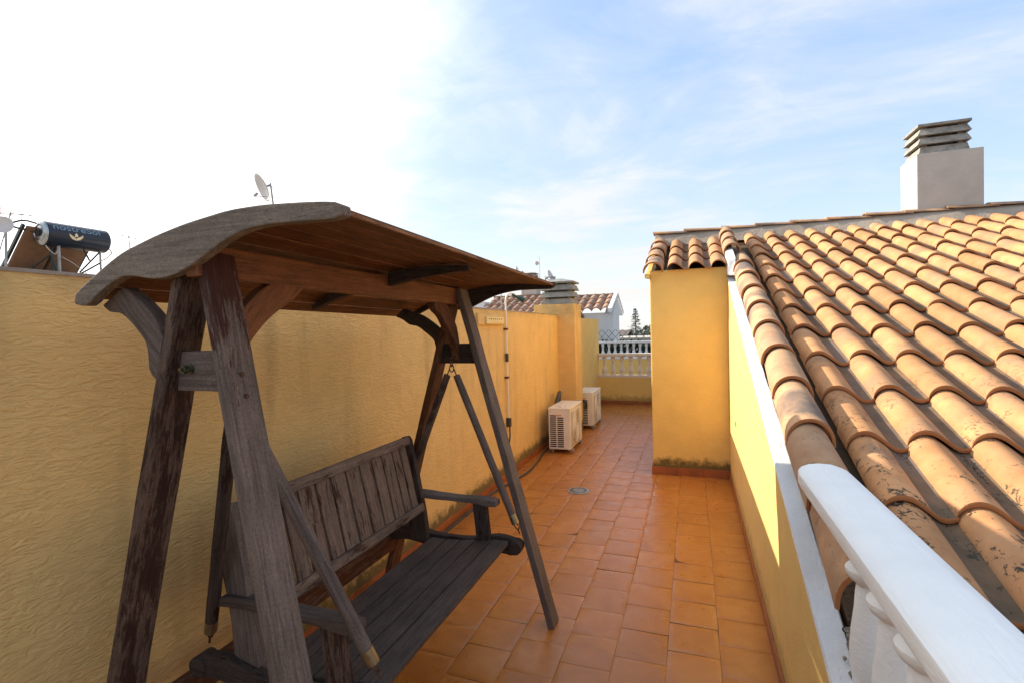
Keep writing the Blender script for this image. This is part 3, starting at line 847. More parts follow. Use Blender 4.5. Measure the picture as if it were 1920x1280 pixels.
# far fascia: own underside curve
FB2 = [(-1.748,1.700),(-1.69,1.700),(-1.60,1.735),(-1.52,1.765),(-1.45,1.760),(-1.38,1.740),(-1.30,1.738),(-1.235,1.762),(-1.15,1.798),(-1.06,1.824),(-.96,1.836),(-.86,1.838),(-.77,1.836),(-.738,1.850)]
FT2 = [(x, z-.024-.012*(x+1.74)) for x, z in FT]; FT2[-1] = (-.738, 1.872)
ft2 = rsm(XZ(FT2, 2.785), 40); fb2 = rsm(XZ(FB2, 2.785), 40)
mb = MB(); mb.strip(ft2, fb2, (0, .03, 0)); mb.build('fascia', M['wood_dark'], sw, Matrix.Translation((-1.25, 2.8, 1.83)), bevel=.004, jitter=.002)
# roof planks running from fascia to fascia
NPK = 10
def topcurve(f, y):
    i = f*39; a_ = int(min(38, i)); q = i-a_
    p1 = ft[a_].lerp(ft[a_+1], q); p2 = ft2[a_].lerp(ft2[a_+1], q)
    g = (y-1.0)/(2.785-1.0); return p1.lerp(p2, g)
for i in range(NPK):
    fa, fb_ = i/NPK+.0036, (i+1)/NPK-.0036
    if i == 0: fa = .03
    drop = .006; th = .016; mb = MB(); vs = []; fs = []; ed = []
    NS = 8
    for s_ in range(NS+1):
        y = .999+(2.787-.999)*s_/NS
        for q in range(4):
            f = fa+(fb_-fa)*q/3; p_ = topcurve(f, y); t0 = topcurve(max(0, f-.01), y); t1 = topcurve(min(1, f+.01), y)
            nrm = V((-(t1.z-t0.z), 0, (t1.x-t0.x))).normalized()
            vs += [p_-nrm*drop+V((0,0,rnd.uniform(-.0006,.0006))), p_-nrm*(drop+th)]
    for s_ in range(NS):
        a0, a1 = s_*8, (s_+1)*8
        for q in range(3):
            fs += [(a0+2*q, a0+2*q+2, a1+2*q+2, a1+2*q), (a0+2*q+1, a1+2*q+1, a1+2*q+3, a0+2*q+3)]
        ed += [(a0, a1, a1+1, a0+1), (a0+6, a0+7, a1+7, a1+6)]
    for s_, sg in ((0, 1), (NS*8, -1)):
        for q in range(3): fs.append((s_+2*q, s_+2*q+1, s_+2*q+3, s_+2*q+2))
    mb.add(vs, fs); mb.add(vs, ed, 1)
    c = topcurve((fa+fb_)/2, 1.0)
    Mw, _ = frame((c.x, 1.0, c.z), (c.x, 2.8, c.z), (0,0,1))
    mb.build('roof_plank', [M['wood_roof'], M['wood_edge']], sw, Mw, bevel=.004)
# middle rafters (arched battens under the planks)
def rafter(x0, x1, y, dz0, dz1, mat):
    A = []; B = []
    for i in range(9):
        x = x0+(x1-x0)*i/8
        f = min(range(200), key=lambda q: abs(topcurve(q/199, y).x-x))/199
        z = topcurve(f, y).z-.029; A.append((x, y, z)); d_ = dz0+(dz1-dz0)*(i/8)**1.3
        B.append((x, y, z-d_))
    mb = MB(); mb.strip(A, B, (0, .035, 0)); mb.build('rafter', mat, sw, Matrix.Translation(((x0+x1)/2, y, 1.85)), bevel=.004)
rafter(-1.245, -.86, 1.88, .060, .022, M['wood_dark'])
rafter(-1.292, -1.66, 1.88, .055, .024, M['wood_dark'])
# rear curved braces
BRo = [(-1.695,1.708),(-1.663,1.687),(-1.616,1.681),(-1.57,1.652),(-1.516,1.599),(-1.504,1.564),(-1.499,1.509),(-1.462,1.474)]
BRi = [(-1.60,1.760),(-1.576,1.747),(-1.527,1.713),(-1.473,1.665),(-1.435,1.60),(-1.428,1.56),(-1.42,1.52),(-1.425,1.478)]
mb = MB(); mb.strip(rsm(XZ(BRo, 1.02), 20), rsm(XZ(BRi, 1.02), 20), (0,.045,0)); mb.build('curved_brace', M['wood_grey'], sw, frame((-1.66,1.02,1.70),(-1.45,1.02,1.48),(0,1,0))[0], bevel=.005)
FRo = [(-1.65,1.70),(-1.604,1.681),(-1.56,1.651),(-1.505,1.639),(-1.456,1.605),(-1.403,1.56),(-1.388,1.512),(-1.372,1.464)]
FRi = [(-1.60,1.745),(-1.53,1.72),(-1.481,1.701),(-1.432,1.671),(-1.38,1.631),(-1.335,1.590),(-1.34,1.54),(-1.35,1.47)]
mb = MB(); mb.strip(rsm(XZ(FRo, 2.56), 20), rsm(XZ(FRi, 2.56), 20), (0,.045,0)); mb.build('curved_brace', M['wood_dark'], sw, frame((-1.66,2.56,1.70),(-1.37,2.56,1.48),(0,1,0))[0], bevel=.005)
# curved braces from beam to tie boards
A = [(1.385,1.766),(1.364,1.752),(1.313,1.712),(1.244,1.672),(1.186,1.625),(1.125,1.555),(1.085,1.47)]
B = [(1.235,1.766),(1.20,1.748),(1.16,1.715),(1.12,1.675),(1.09,1.625),(1.07,1.56),(1.066,1.50)]
mb = MB(); mb.strip(rsm(YZ(A, -1.245), 18), rsm(YZ(B, -1.245), 18), (-.04,0,0)); mb.build('curved_brace', M['wood_beam'], sw, frame((-1.25,1.36,1.75),(-1.25,1.1,1.5),(1,0,0))[0], bevel=.004)
A = [(2.298,1.757),(2.305,1.723),(2.378,1.686),(2.423,1.642),(2.479,1.587),(2.528,1.53),(2.572,1.439)]
B = [(2.40,1.757),(2.44,1.747),(2.475,1.715),(2.52,1.67),(2.555,1.62),(2.578,1.54),(2.584,1.441)]
mb = MB(); mb.strip(rsm(YZ(A, -1.245), 18), rsm(YZ(B, -1.245), 18), (-.04,0,0)); mb.build('curved_brace', M['wood_far'], sw, frame((-1.25,2.3,1.75),(-1.25,2.55,1.45),(1,0,0))[0], bevel=.004)
# lower rear stretcher
board('stretcher', M['wood_far'], sw, (-1.690, .99, .375), (-1.700, 2.60, .375), .03, .095, (0,0,1), seg=8)
# seat hangers
def hanger(top, bot, mat):
    top, bot = V(top), V(bot); d_ = (bot-top).normalized()
    a_ = top+d_*.035; e_ = bot-d_*.05; e2 = bot-d_*.0
    Mw, L = frame(a_, e_, (0,1,0)); mb = MB(); n = 10
    mb.tube([a_+(e_-a_)*i/n for i in range(n+1)], [.019]+[.021]*(n-1)+[.020], 12)
    o_ = mb.build('hanging_rod', mat, sw, Mw, jitter=.0015)
    mb = MB(); mb.tube([e_-d_*.002, e_+d_*.05], .0215, 14); mb.build('ferrule', M['brass'], o_)
    mb = MB(); q = bot+d_*.028
    mb.tube([bot+V((.012*math.cos(t), .0, 0))+d_*(.015+.018*math.sin(t)) for t in [i*.6 for i in range(11)]], .003, 6)
    mb.tube([q, q+d_*.03], .004, 6); mb.build('hook', M['rust'], o_)
    mb = MB(); mb.tube([top, a_], .0035, 6); mb.build('eye', M['rust'], o_)
hanger((-1.262, 1.125, 1.385), (-.955, 1.30, .575), M['wood_grey'])
hanger((-1.30, 1.125, 1.385), (-1.640, 1.295, .555), M['wood_dark'])
hanger((-1.255, 2.52, 1.395), (-.912, 2.52, .565), M['wood_grey'])
hanger((-1.285, 2.52, 1.395), (-1.640, 2.52, .555), M['wood_mix'])
for yq, yi in ((1.125, 1.066), (2.52, 2.585)):
    mb = MB()
    ring = lambda c, rr, ax: [V(c)+V((rr*math.cos(t), 0, rr*1.5*math.sin(t))) if ax == 'y' else V(c)+V((0, rr*math.cos(t), rr*1.5*math.sin(t))) for t in [2*math.pi*i/14 for i in range(15)]]
    mb.tube(ring((-1.27, yq, 1.40), .013, 'y'), .0035, 6); mb.tube(ring((-1.27, yq, 1.428), .012, 'x'), .0035, 6)
    mb.tube([(-1.27, yi, 1.46), (-1.27, yq, 1.46), (-1.27, yq, 1.44)], .005, 8)
    mb.build('swivel_hook', M['rust'], sw)
# bench
YB0, YB1 = 1.30, 2.50
seat_pts = [(-.945,.478,-1.035,.478), (-1.043,.476,-1.128,.466), (-1.136,.464,-1.220,.454), (-1.228,.452,-1.312,.446), (-1.320,.445,-1.412,.448)]
for (xa, za, xb, zb) in seat_pts:
    c = ((xa+xb)/2, 0, (za+zb)/2); upv = V((zb-za, 0, -(xb-xa)))
    board('seat_plank', M['wood_seat'], sw, (c[0], YB0+.03, c[2]-.011), (c[0], YB1-.01, c[2]-.011), math.hypot(xb-xa, zb-za), .022, upv, bevel=.004, seg=10, jit=.002)
def sidepath(y, rr=True):
    top = [(-1.705,.447),(-1.675,.470),(-1.64,.480),(-1.56,.492),(-1.48,.476),(-1.40,.462),(-1.25,.458),(-1.12,.470),(-1.03,.492),(-.96,.490),(-.905,.475),(-.880,.445)]
    bot = [(-1.705,.425),(-1.68,.402),(-1.64,.400),(-1.58,.408),(-1.50,.400),(-1.40,.378),(-1.25,.372),(-1.12,.380),(-1.03,.398),(-.97,.400),(-.925,.395),(-.885,.415)]
    return rsm(XZ(top, y), 30), rsm(XZ(bot, y), 30)
for y in (YB0-.035, YB1):
    a_, b_ = sidepath(y)
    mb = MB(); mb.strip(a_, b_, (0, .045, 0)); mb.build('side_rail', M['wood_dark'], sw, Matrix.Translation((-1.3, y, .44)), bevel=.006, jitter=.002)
    for xq in (-.912, -1.665):
        mb = MB(); mb.tube([(xq, y-.012, .440), (xq, y+.057, .440)], .036, 18)
        mb.build('scroll_end', M['wood_dark'], sw, Matrix.Translation((xq, y, .44)), bevel=.003)
# back stiles
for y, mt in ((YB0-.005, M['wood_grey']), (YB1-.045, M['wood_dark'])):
    A = [(-1.565,1.012),(-1.590,.985),(-1.592,.92),(-1.585,.81),(-1.560,.70),(-1.542,.60),(-1.535,.49),(-1.532,.43)]
    B = [(-1.535,1.018),(-1.520,1.000),(-1.505,.93),(-1.480,.82),(-1.458,.70),(-1.438,.60),(-1.424,.49),(-1.42,.43)]
    mb = MB(); mb.strip(rsm(XZ(A, y), 22), rsm(XZ(B, y), 22), (0, .042, 0)); mb.build('back_stile', mt, sw, frame((-1.56,y,1.0),(-1.48,y,.43),(0,1,0))[0], bevel=.007)
# back rails and slats
bt = V((-1.538, 0, .992)); bb = V((-1.452, 0, .625)); dv = (bt-bb).normalized(); nv_ = V((dv.z, 0, -dv.x))
board('back_rail', M['wood_slat'], sw, (bt.x, YB0+.035, bt.z), (bt.x, YB1-.043, bt.z), .05, .045, dv, seg=10, bevel=.009, jit=.0025)
board('back_rail', M['wood_slat'], sw, (bb.x, YB0+.035, bb.z), (bb.x, YB1-.043, bb.z), .045, .045, dv, seg=10, bevel=.009, jit=.0025)
y = YB0+.045; wr = random.Random(2); 
while y < YB1-.06:
    wv = wr.choice((.088, .096, .102, .07)); y2 = min(y+wv, YB1-.048)
    if y2-y < .03: break
    c0 = bb+dv*.02; c1 = bt-dv*.02; ym = (y+y2)/2
    board('back_slat', M['wood_slat'], sw, (c0.x, ym, c0.z), (c1.x, ym, c1.z), .016, y2-y-.013, (0,1,0), bevel=.003, seg=5, jit=.0012)
    y = y2
# arms and posts
for y, mt in ((YB0-.03, M['wood_seat']), (YB1-.04, M['wood_grey'])):
    tp = [(-1.605,.672),(-1.55,.702),(-1.453,.706),(-1.34,.700),(-1.22,.697),(-1.12,.700),(-1.05,.700),(-1.0,.692)]
    bo = [(-1.605,.655),(-1.542,.668),(-1.44,.672),(-1.34,.672),(-1.22,.671),(-1.12,.668),(-1.05,.660),(-1.0,.662)]
    mb = MB(); mb.strip(rsm(XZ(tp, y), 24), rsm(XZ(bo, y), 24), (0, .065, 0)); mb.build('armrest', mt, sw, Matrix.Translation((-1.3, y, .69)), bevel=.007, jitter=.003)
    board('arm_post', M['wood_dark'] if y > 2 else M['wood_mix'], sw, (-1.105, y+.033, .672), (-1.085, y+.033, .44), .045, .075, (1,0,0), seg=4)

# ------------------------------------------------------------------ air conditioners
def ac(loc, label, L=.72, Wd=.29, Ht=.53):
    """outdoor unit, fan face towards +X, slotted side towards -Y; origin on the floor at front left corner"""
    t = empty('air_conditioner', (0,0,0), label, 'air conditioner', 'outdoor air conditioning units')
    mb = MB(); mb.box((0, 0, .055), (Wd, L, .055+Ht)); body = mb.build('casing', M['ac_white'], t, bevel=.014)
    mb = MB(); mb.box((-.004, -.004, .055+Ht-.02), (Wd+.004, L+.004, .055+Ht+.006)); mb.build('lid', M['ac_white'], t, bevel=.008)
    mb = MB(); z = .085; row = 0
    zt = .055+Ht-.05
    while z < zt:
        if row < 16:
            for c in range(2):
                if z > zt-.075 and c == 1: continue
                x0 = .022+c*(.098)
                mb.box((x0, -.0025, z), (x0+.082, .004, z+.0155))
        z += .0265; row += 1
    mb.build('side_slot', M['black'], t)
    mb = MB(); mb.box((.11, -.002, zt-.048), (.175, .003, zt-.030)); mb.build('sticker', M['orange'], t)
    # fan face: raised surround and fine concentric guard
    mb = MB(); mb.box((Wd-.002, .06, .085), (Wd+.010, L-.20, .055+Ht-.045)); mb.build('fan_panel', M['ac_grille'], t, bevel=.02)
    mb = MB(); cy, cz = .06+(L-.26)/2, .055+Ht/2+.005
    for rr in [.03+.022*i for i in range(9)]:
        mb.tube([(Wd+.014, cy+rr*math.cos(a_), cz+rr*math.sin(a_)) for a_ in [2*math.pi*i/36 for i in range(37)]], .0035, 5, caps=False)
    for i in range(8):
        a_ = math.pi*i/4; mb.tube([(Wd+.013, cy, cz), (Wd+.013, cy+.21*math.cos(a_), cz+.21*math.sin(a_))], .003, 5)
    mb.build('fan_guard', M['ac_white'], t)
    for (fx, fy) in ((.02, .08), (Wd-.02, .08), (.02, L-.1), (Wd-.02, L-.1)):
        mb = MB(); mb.box((fx-.03, fy-.02, .028), (fx+.04, fy+.03, .056)); mb.tube([(fx+.005, fy+.005, 0.001), (fx+.005, fy+.005, .03)], .016, 10)
        mb.build('foot', M['grey'], t, bevel=.002)
    for (x0, y0, w_, d_) in ((.12, .05, .05, .012), (.06, .17, .07, .014), (.18, .14, .02, .02)):
        mb = MB(); mb.box((x0, y0, .055+Ht+.0065), (x0+w_, y0+d_, .055+Ht+.009)); mb.build('lid_mark', M['grey'], t)
    t.location = loc; W[t.name] = Matrix.Translation(loc); return t
ac((-1.785, 6.28, 0), 'nearer white air conditioner unit on the floor in front of the yellow chimney stack')
ac((-1.80, 7.93, 0), 'farther white air conditioner unit half hidden behind the yellow chimney stack')
mb = MB(); mb.tube(rsm([(-1.80, 6.75, .56), (-1.80, 6.86, .66), (-1.815, 7.02, .70), (-1.85, 7.1, .60), (-1.87, 7.12, .3), (-1.87, 7.12, .05)], 30), .028, 12)
tag(mb.build('insulated_pipe', M['rubber']), 'black insulated pipe looping up behind the nearer air conditioner', 'pipe')
mb = MB(); mb.tube(rsm([(-1.62, 7.9, .34), (-1.60, 7.86, .40), (-1.62, 7.84, .47), (-1.72, 7.87, .46)], 20), .018, 10)
tag(mb.build('insulated_pipe', M['rubber']), 'short black pipe curl on the side of the farther air conditioner', 'pipe')
mb = MB(); mb.tube(rsm([(-1.86, 6.9, .010), (-1.85, 6.3, .012), (-1.80, 5.9, .012), (-1.772, 5.544, .012), (-1.772, 5.25, .012), (-1.80, 5.1, .012), (-1.815, 4.9, .012), (-1.87, 4.6, .012), (-1.88, 3.9, .012), (-1.88, 2.9, .012)], 70), .010, 8)
tag(mb.build('power_cable', M['rubber']), 'dark cable lying on the floor along the left wall from the air conditioner', 'cable')
# floor drain
dr = empty('floor_drain', (-1.085, 4.87, 0), 'round grey floor drain with slotted rim in the terracotta tiles', 'drain')
mb = MB(); mb.lathe([(.108,.0), (.108,.003), (.09,.0035)], (-1.09, 4.87, 0), 32, smooth=False); mb.build('frame', M['galv'], dr)
mb = MB(); mb.lathe([(.092,.0), (.092,.0045), (.084,.0065), (.058,.0065), (.055,.0075), (.0,.0085)], (-1.09, 4.87, 0), 32, smooth=False); mb.build('grate', M['metal'], dr)
mb = MB()
for i in range(16):
    a_ = 2*math.pi*i/16; c, s_ = math.cos(a_), math.sin(a_)
    def q(r_, o_): return (-1.09+r_*c-o_*s_, 4.87+r_*s_+o_*c)
    p4 = [q(.062,-.006), q(.080,-.008), q(.080,.008), q(.062,.006)]
    mb.hexa([(*v, .0062) for v in p4]+[(*v, .0072) for v in p4])
mb.build('slot', M['black'], dr)

# ------------------------------------------------------------------ white conduit, cable and vent on the wall
pp = empty('conduit', (-1.9, 5.10, .3), 'thin white vertical conduit with brown clips on the left wall, bent over at the top', 'conduit')
mb = MB(); mb.tube(rsm([(-1.895, 5.10, .66), (-1.895, 5.09, 1.2), (-1.895, 5.09, 1.80), (-1.895, 5.09, 1.93), (-1.885, 5.11, 1.985), (-1.86, 5.15, 2.005), (-1.83, 5.20, 2.0)], 40), .0095, 10); mb.build('tube', M['pvc'], pp)
for z in (1.10, 1.62):
    mb = MB(); mb.box((-1.919, 5.062, z-.011), (-1.878, 5.112, z+.011)); mb.build('clip', M['red_clip'], pp, bevel=.004)
mb = MB(); mb.tube([(-1.895, 5.09, 1.27), (-1.895, 5.09, 1.36)], .018, 12); mb.build('coupling', M['rubber'], pp)
mb = MB(); mb.tube([(-1.85, 5.165, 2.0), (-1.80, 5.21, 1.965), (-1.775, 5.235, 1.95), (-1.745, 5.26, 1.93)], [.010, .014, .026, .030], 12); mb.build('green_nozzle', M['green'], pp)
pc = empty('extension_lead', (-1.89, 5.10, .3), 'black plug and lead hanging on the left wall below the white conduit', 'cable')
mb = MB(); mb.box((-1.919, 5.075, .56), (-1.87, 5.125, .66)); mb.build('plug', M['rubber'], pc, bevel=.01)
mb = MB(); mb.tube(rsm([(-1.89, 5.11, .56), (-1.885, 5.095, .45), (-1.89, 5.06, .33), (-1.89, 5.05, .15), (-1.86, 5.05, .02)], 20), .009, 8); mb.build('lead', M['rubber'], pc)
vt = empty('wall_vent', (-1.9, 4.65, 1.7), 'cream vent box with a row of dark holes near the top of the left wall', 'vent')
mb = MB(); mb.box((-1.919, 4.34, 1.665), (-1.895, 5.01, 1.775)); mb.build('backing', M['stucco_left'], vt, bevel=.006)
mb = MB(); mb.box((-1.8945, 4.50, 1.672), (-1.872, 4.97, 1.745)); mb.build('cover', M['vent'], vt, bevel=.01)
mb = MB()
for i in range(7): mb.tube([(-1.873, 4.56+.055*i, 1.722), (-1.870, 4.56+.055*i, 1.722)], .008, 8)
mb.build('hole', M['black'], vt)

# ------------------------------------------------------------------ neighbours beyond the left wall
nb = empty('flat_roof_building', (-14, 8, -6.5), 'pale flat roofed building behind the left wall carrying the solar heater', 'building')
mb = MB(); mb.box((-22, 0, -6.5), (-12.3, 17, 2.98)); mb.build('wall', M['white_wall'], nb)
mb = MB(); mb.box((-12.29, 8.6, -6.5), (-9.4, 17, 2.60)); mb.build('wall', M['white_wall'], nb)
mb = MB(); mb.box((-21.9, .1, 2.981), (-12.4, 16.9, 3.0)); mb.build('roof', M['gravel'], nb)

sh = empty('solar_water_heater', (-13, 7.2, 3.0), 'solar water heater with dark blue lettered tank above the left wall', 'solar heater')
TC = V((-12.8, 0, 3.885)); TR = .262
mb = MB(); prof = [(TR-.03, 6.60), (TR, 6.625), (TR, 7.785), (TR-.03, 7.81)]
mb.lathe(prof, (TC.x, 0, TC.z), 48, axis='Y'); tank = mb.build('tank', M['tank'], sh)
mb = MB(); mb.lathe([(TR-.002, 6.605), (TR-.03, 6.575), (.16, 6.555), (.15, 6.57), (.08, 6.565), (.0, 6.56)], (TC.x, 0, TC.z), 40, axis='Y'); mb.build('end_cap', M['tank_end'], tank)
mb = MB(); mb.tube([(TC.x, 6.565, TC.z), (TC.x, 6.535, TC.z)], .075, 20); mb.build('end_port', M['black'], tank)
def tank_pt(y, v, off=.004):
    """v = arc length above the +X side line"""
    a_ = v/TR; return V((TC.x+(TR+off)*math.cos(a_), y, TC.z+(TR+off)*math.sin(a_)))
cu = bpy.data.curves.new('lettering', 'FONT'); cu.body = 'nostreSol'; cu.size = .24; cu.resolution_u = 4
to = bpy.data.objects.new('tmp', cu); COL.objects.link(to); bpy.context.view_layer.update()
me = bpy.data.meshes.new_from_object(to.evaluated_get(bpy.context.evaluated_depsgraph_get())); bpy.data.objects.remove(to)
bm = bmesh.new(); bm.from_mesh(me); xs = [v.co.x for v in bm.verts]; x0, x1 = min(xs), max(xs)
bmesh.ops.subdivide_edges(bm, edges=[e for e in bm.edges if e.calc_length() > .04], cuts=2)
inv = W[tank.name].inverted()
for v in bm.verts:
    v.co = tank_pt(6.70+(v.co.x-x0)/(x1-x0)*.88, .085+v.co.y*.80)
bm.to_mesh(me); bm.free(); me.materials.append(M['tank_text'])
lo_ = bpy.data.objects.new('lettering', me); COL.objects.link(lo_); place(lo_, tank)
mb = MB(); yc, vc = 7.10, -.045          # three-petal emblem
def petal(pts, s_=1.0):
    q = [tank_pt(yc+a_*s_, vc+b_*s_, .005) for a_, b_ in pts]; c = sum(q, V())/len(q); mb.add([c]+q, [(0, i+1, (i+1) % len(q)+1) for i in range(len(q))])
petal([(-.030,.02),(-.028,.06),(0,.105),(.028,.06),(.030,.02)])
petal([(-.13,.075),(-.125,.02),(-.08,-.035),(-.02,-.055),(0,-.056),(-.005,-.01),(-.035,.012),(-.08,.035)])
petal([(.13,.075),(.08,.035),(.035,.012),(.005,-.01),(0,-.056),(.02,-.055),(.08,-.035),(.125,.02)])
mb.build('emblem', M['tank_logo'], tank)
# collector panels seen from the back, and the frame
pt0, pt1 = V((-12.92, 0, 4.02)), V((-13.86, 0, 3.02)); dn = (pt1-pt0).normalized(); pn = V((dn.z, 0, -dn.x))
for (ya, yb) in ((6.42, 7.02), (7.08, 7.66)):
    q = [pt0+V((0,ya,0)), pt0+V((0,yb,0)), pt1+V((0,yb,0)), pt1+V((0,ya,0))]
    mb = MB(); mb.hexa(q+[v-pn*.06 for v in q]); mb.build('collector', M['panel_back'], sh, bevel=.004)
for yv in (6.38, 7.05, 7.70):
    board('collector_frame', M['panel_frame'], sh, pt0+V((0,yv,0))+pn*.02, pt1+V((0,yv,0))+pn*.02, .05, .07, pn, seg=1, jit=0)
def strut(a_, b_, r_=.02, m_=M['panel_frame']):
    mb = MB(); mb.tube([a_, b_], r_, 6, smooth=False); mb.build('strut', m_, sh)
strut((-12.72, 6.86, 3.70), (-12.72, 6.86, 3.0), .03, M['galv']); strut((-12.72, 7.66, 3.66), (-12.72, 7.66, 3.0), .022, M['galv'])
strut((-12.95, 6.86, 3.70), (-12.95, 6.86, 3.0), .025); strut((-12.70, 6.70, 3.5), (-12.72, 6.82, 3.05), .022); strut((-12.72, 7.65, 3.62), (-12.75, 7.25, 3.12), .018)
strut((-12.72, 7.66, 3.38), (-12.75, 7.28, 3.10), .018); strut((-12.72, 7.3, 3.7), (-12.72, 7.44, 3.4), .018); strut((-12.95, 6.86, 3.5), (-13.5, 6.6, 3.05), .018)
strut((-12.8, 7.66, 3.66), (-12.8, 6.86, 3.66), .02)
mb = MB(); mb.tube(rsm([(-12.7,6.62,3.62),(-12.68,6.68,3.52),(-12.7,6.78,3.46),(-12.72,6.84,3.55),(-12.72,6.86,3.62)], 18), .011, 6); mb.tube(rsm([(-12.68,7.80,3.75),(-12.66,7.86,3.62),(-12.68,7.72,3.46),(-12.7,7.62,3.42)], 16), .014, 6)
mb.tube(rsm([(-12.7,6.9,3.42),(-12.68,7.1,3.3),(-12.68,7.3,3.14),(-12.68,7.44,3.02)], 14), .008, 6); mb.build('hose', M['hose'], sh)
mb = MB(); mb.tube(rsm([(-12.85,6.56,4.08),(-12.85,6.35,4.10),(-12.9,6.18,4.02),(-12.92,6.22,3.95),(-12.95,6.45,3.93),(-12.95,6.6,3.9)], 24), .02, 8); mb.build('pipe', M['rubber'], sh)

def dish_obj(loc, rad, face, label, arm=True, mast=1.0, mastoff=(0,0), low_arm=False, group='satellite dishes on the neighbouring roofs'):
    """offset dish; face = direction the bowl looks"""
    face = V(face).normalized(); t = empty('satellite_dish', (loc[0]+mastoff[0], loc[1]+mastoff[1], loc[2]-mast), label, 'satellite dish', group)
    Mw = Matrix.Translation(loc) @ face.to_track_quat('Z', 'Y').to_matrix().to_4x4()
    mb = MB(); n = 32; prof = [(rad*q/8, .28*rad*(q/8)**2) for q in range(1, 9)]
    vs = [Mw @ V((0,0,0))]; fs = []
    for r_, z in prof:
        for j in range(n): vs.append(Mw @ V((r_*.92*math.cos(2*math.pi*j/n), r_*math.sin(2*math.pi*j/n), z)))
    for j in range(n): fs.append((0, 1+j, 1+(j+1) % n))
    for i in range(7):
        for j in range(n): fs.append((1+i*n+j, 1+i*n+(j+1) % n, 1+(i+1)*n+(j+1) % n, 1+(i+1)*n+j))
    mb.add(vs, fs, 0, True); o_ = mb.build('reflector', M['dish'], t); s_ = o_.modifiers.new('thick', 'SOLIDIFY'); s_.thickness = .012
    back = V(loc)-face*.12
    mb = MB(); mb.tube([V(loc), back], .03, 8); mb.tube([back+V((0,0,.05)), (loc[0]+mastoff[0], loc[1]+mastoff[1], loc[2]-mast)], .022, 8); mb.build('mast', M['galv'], t)
    if arm:
        lowp = Mw @ V((0, -rad*.95, .25*rad)); tip = V(loc)+face*rad*1.15+V((0,0,-rad*.75))
        if low_arm:
            lowp = V(loc)+V((.22, .30, -rad*.66)); tip = lowp+V((-.52, -.40, .0))
        mb = MB(); mb.tube([back, lowp, tip], .010, 6); mb.build('feed_arm', M['galv'], t)
        mb = MB(); mb.tube([tip, tip+(V(loc)-tip).normalized()*.12], .035, 8); mb.build('feed_horn', M['grey'], t)
    return t
# dish over the swing roof
dish_obj((-10.28, 10.12, 5.47), .37, (-.52, -.86, -.45), 'pale satellite dish on a mast showing above the top of the swing roof', mast=2.80, mastoff=(.36, .16), low_arm=True)
dish_obj((-12.75, 5.98, 3.92), .17, (.75, -.6, .15), 'small white round satellite dish left of the solar water heater', arm=False, mast=.92)
def yagi(base, top, boom_dir, L, n, el, mat, label, extra=False):
    t = empty('tv_antenna', base, label, 'antenna', 'television antennas over the left wall')
    top = V(top); bd = V(boom_dir).normalized(); sd_ = V((bd.y, -bd.x, 0)).normalized()
    mb = MB(); mb.tube([base, top+V((0,0,.05))], .012, 6); mb.build('mast', M['galv'], t)
    mb = MB(); mb.tube([top-bd*L/2, top+bd*L/2], .010, 6)
    mb.build('boom', M['galv'], t)
    mb = MB()
    for i in range(n):
        c = top+bd*L*(i/(n-1)-.5); e = el*(1.25-.5*i/(n-1)); up_ = V((0,0,1)) if extra else sd_
        mb.tube([c-up_*e/2, c+up_*e/2], .007, 5)
        if extra: mb.tube([c-sd_*e*.5, c+sd_*e*.5], .007, 5)
    mb.build('element', mat, t); return t
yagi((-13.0, 5.9, 3.0), (-13.0, 6.22, 4.22), (.15, 1, .1), .62, 5, .26, M['ant_red'], 'orange and grey television antenna above the small white dish at the left edge', extra=True)
yagi((-14.0, 9.2, 3.0), (-14.0, 9.13, 4.32), (.1, 1, -.12), .32, 3, .10, M['ant_red'], 'tiny television antenna on a thin mast right of the solar heater', extra=True)

# tiled roofs beyond the wall (simple corrugated courses)
def small_roof(name_parent, x0, x1, ye, yr, ze, zr, mats, pitch=.21, rows=4, left=1):
    mb = MB(); n = int((x1-x0)/pitch)+1; rr = random.Random(x0)
    sl = (zr-ze)/(yr-ye)
    for r_ in range(rows):
        ya = ye+(yr-ye)*r_/rows; yb = ye+(yr-ye)*(r_+1)/rows+.05
        for c in range(n):
            xc = x0+pitch*(c+.5); t = rr.random(); ring = []
            for (y, l_) in ((ya, .03), (yb, 0.0)):
                z = ze+sl*(y-ye)+l_
                ring.append([V((xc+.5*pitch*(j/4-1), y, z+.09*math.sin(math.pi*j/8)**.8)) for j in range(9)])
            mb.add(ring[0]+ring[1], [(j, j+1, 9+j+1, 9+j) for j in range(8)], 0, True, t)
            lo = [v-V((0,0,.03)) for v in ring[0]]; mb.add(ring[0]+lo, [(j, 9+j, 9+j+1, j+1) for j in range(8)], 1, True, t)
    return mb.build('tile_courses', [M[mats], M['clay_lip']], name_parent, attr=True)
ha = empty('neighbour_house', (-4.3, 13, -6.5), 'neighbouring house with a low brown tiled roof behind the conduit', 'house')
mb = MB(); mb.box((-5.15, 11.6, -6.5), (-3.1, 14.6, 1.93)); mb.box((-5.5, 12.2, -6.5), (-5.152, 14.6, 2.38)); mb.build('wall', M['white_wall'], ha)
small_roof(ha, -5.15, -2.9, 11.45, 13.0, 1.90, 2.47, 'clay_old', rows=4)
mb = MB(); mb.box((-5.15, 12.9, 2.44), (-3.0, 13.1, 2.56)); mb.hexa([(-5.15,13.1,2.4),(-3.0,13.1,2.4),(-3.0,14.7,1.9),(-5.15,14.7,1.9),(-5.15,13.1,2.5),(-3.0,13.1,2.5),(-3.0,14.7,1.98),(-5.15,14.7,1.98)]); mb.build('ridge', M['clay_old'], ha)
mb = MB(); mb.box((-4.36, 12.95, 2.2), (-3.93, 13.35, 2.90)); gst = mb.build('chimney', M['chimney'], ha, bevel=.006)
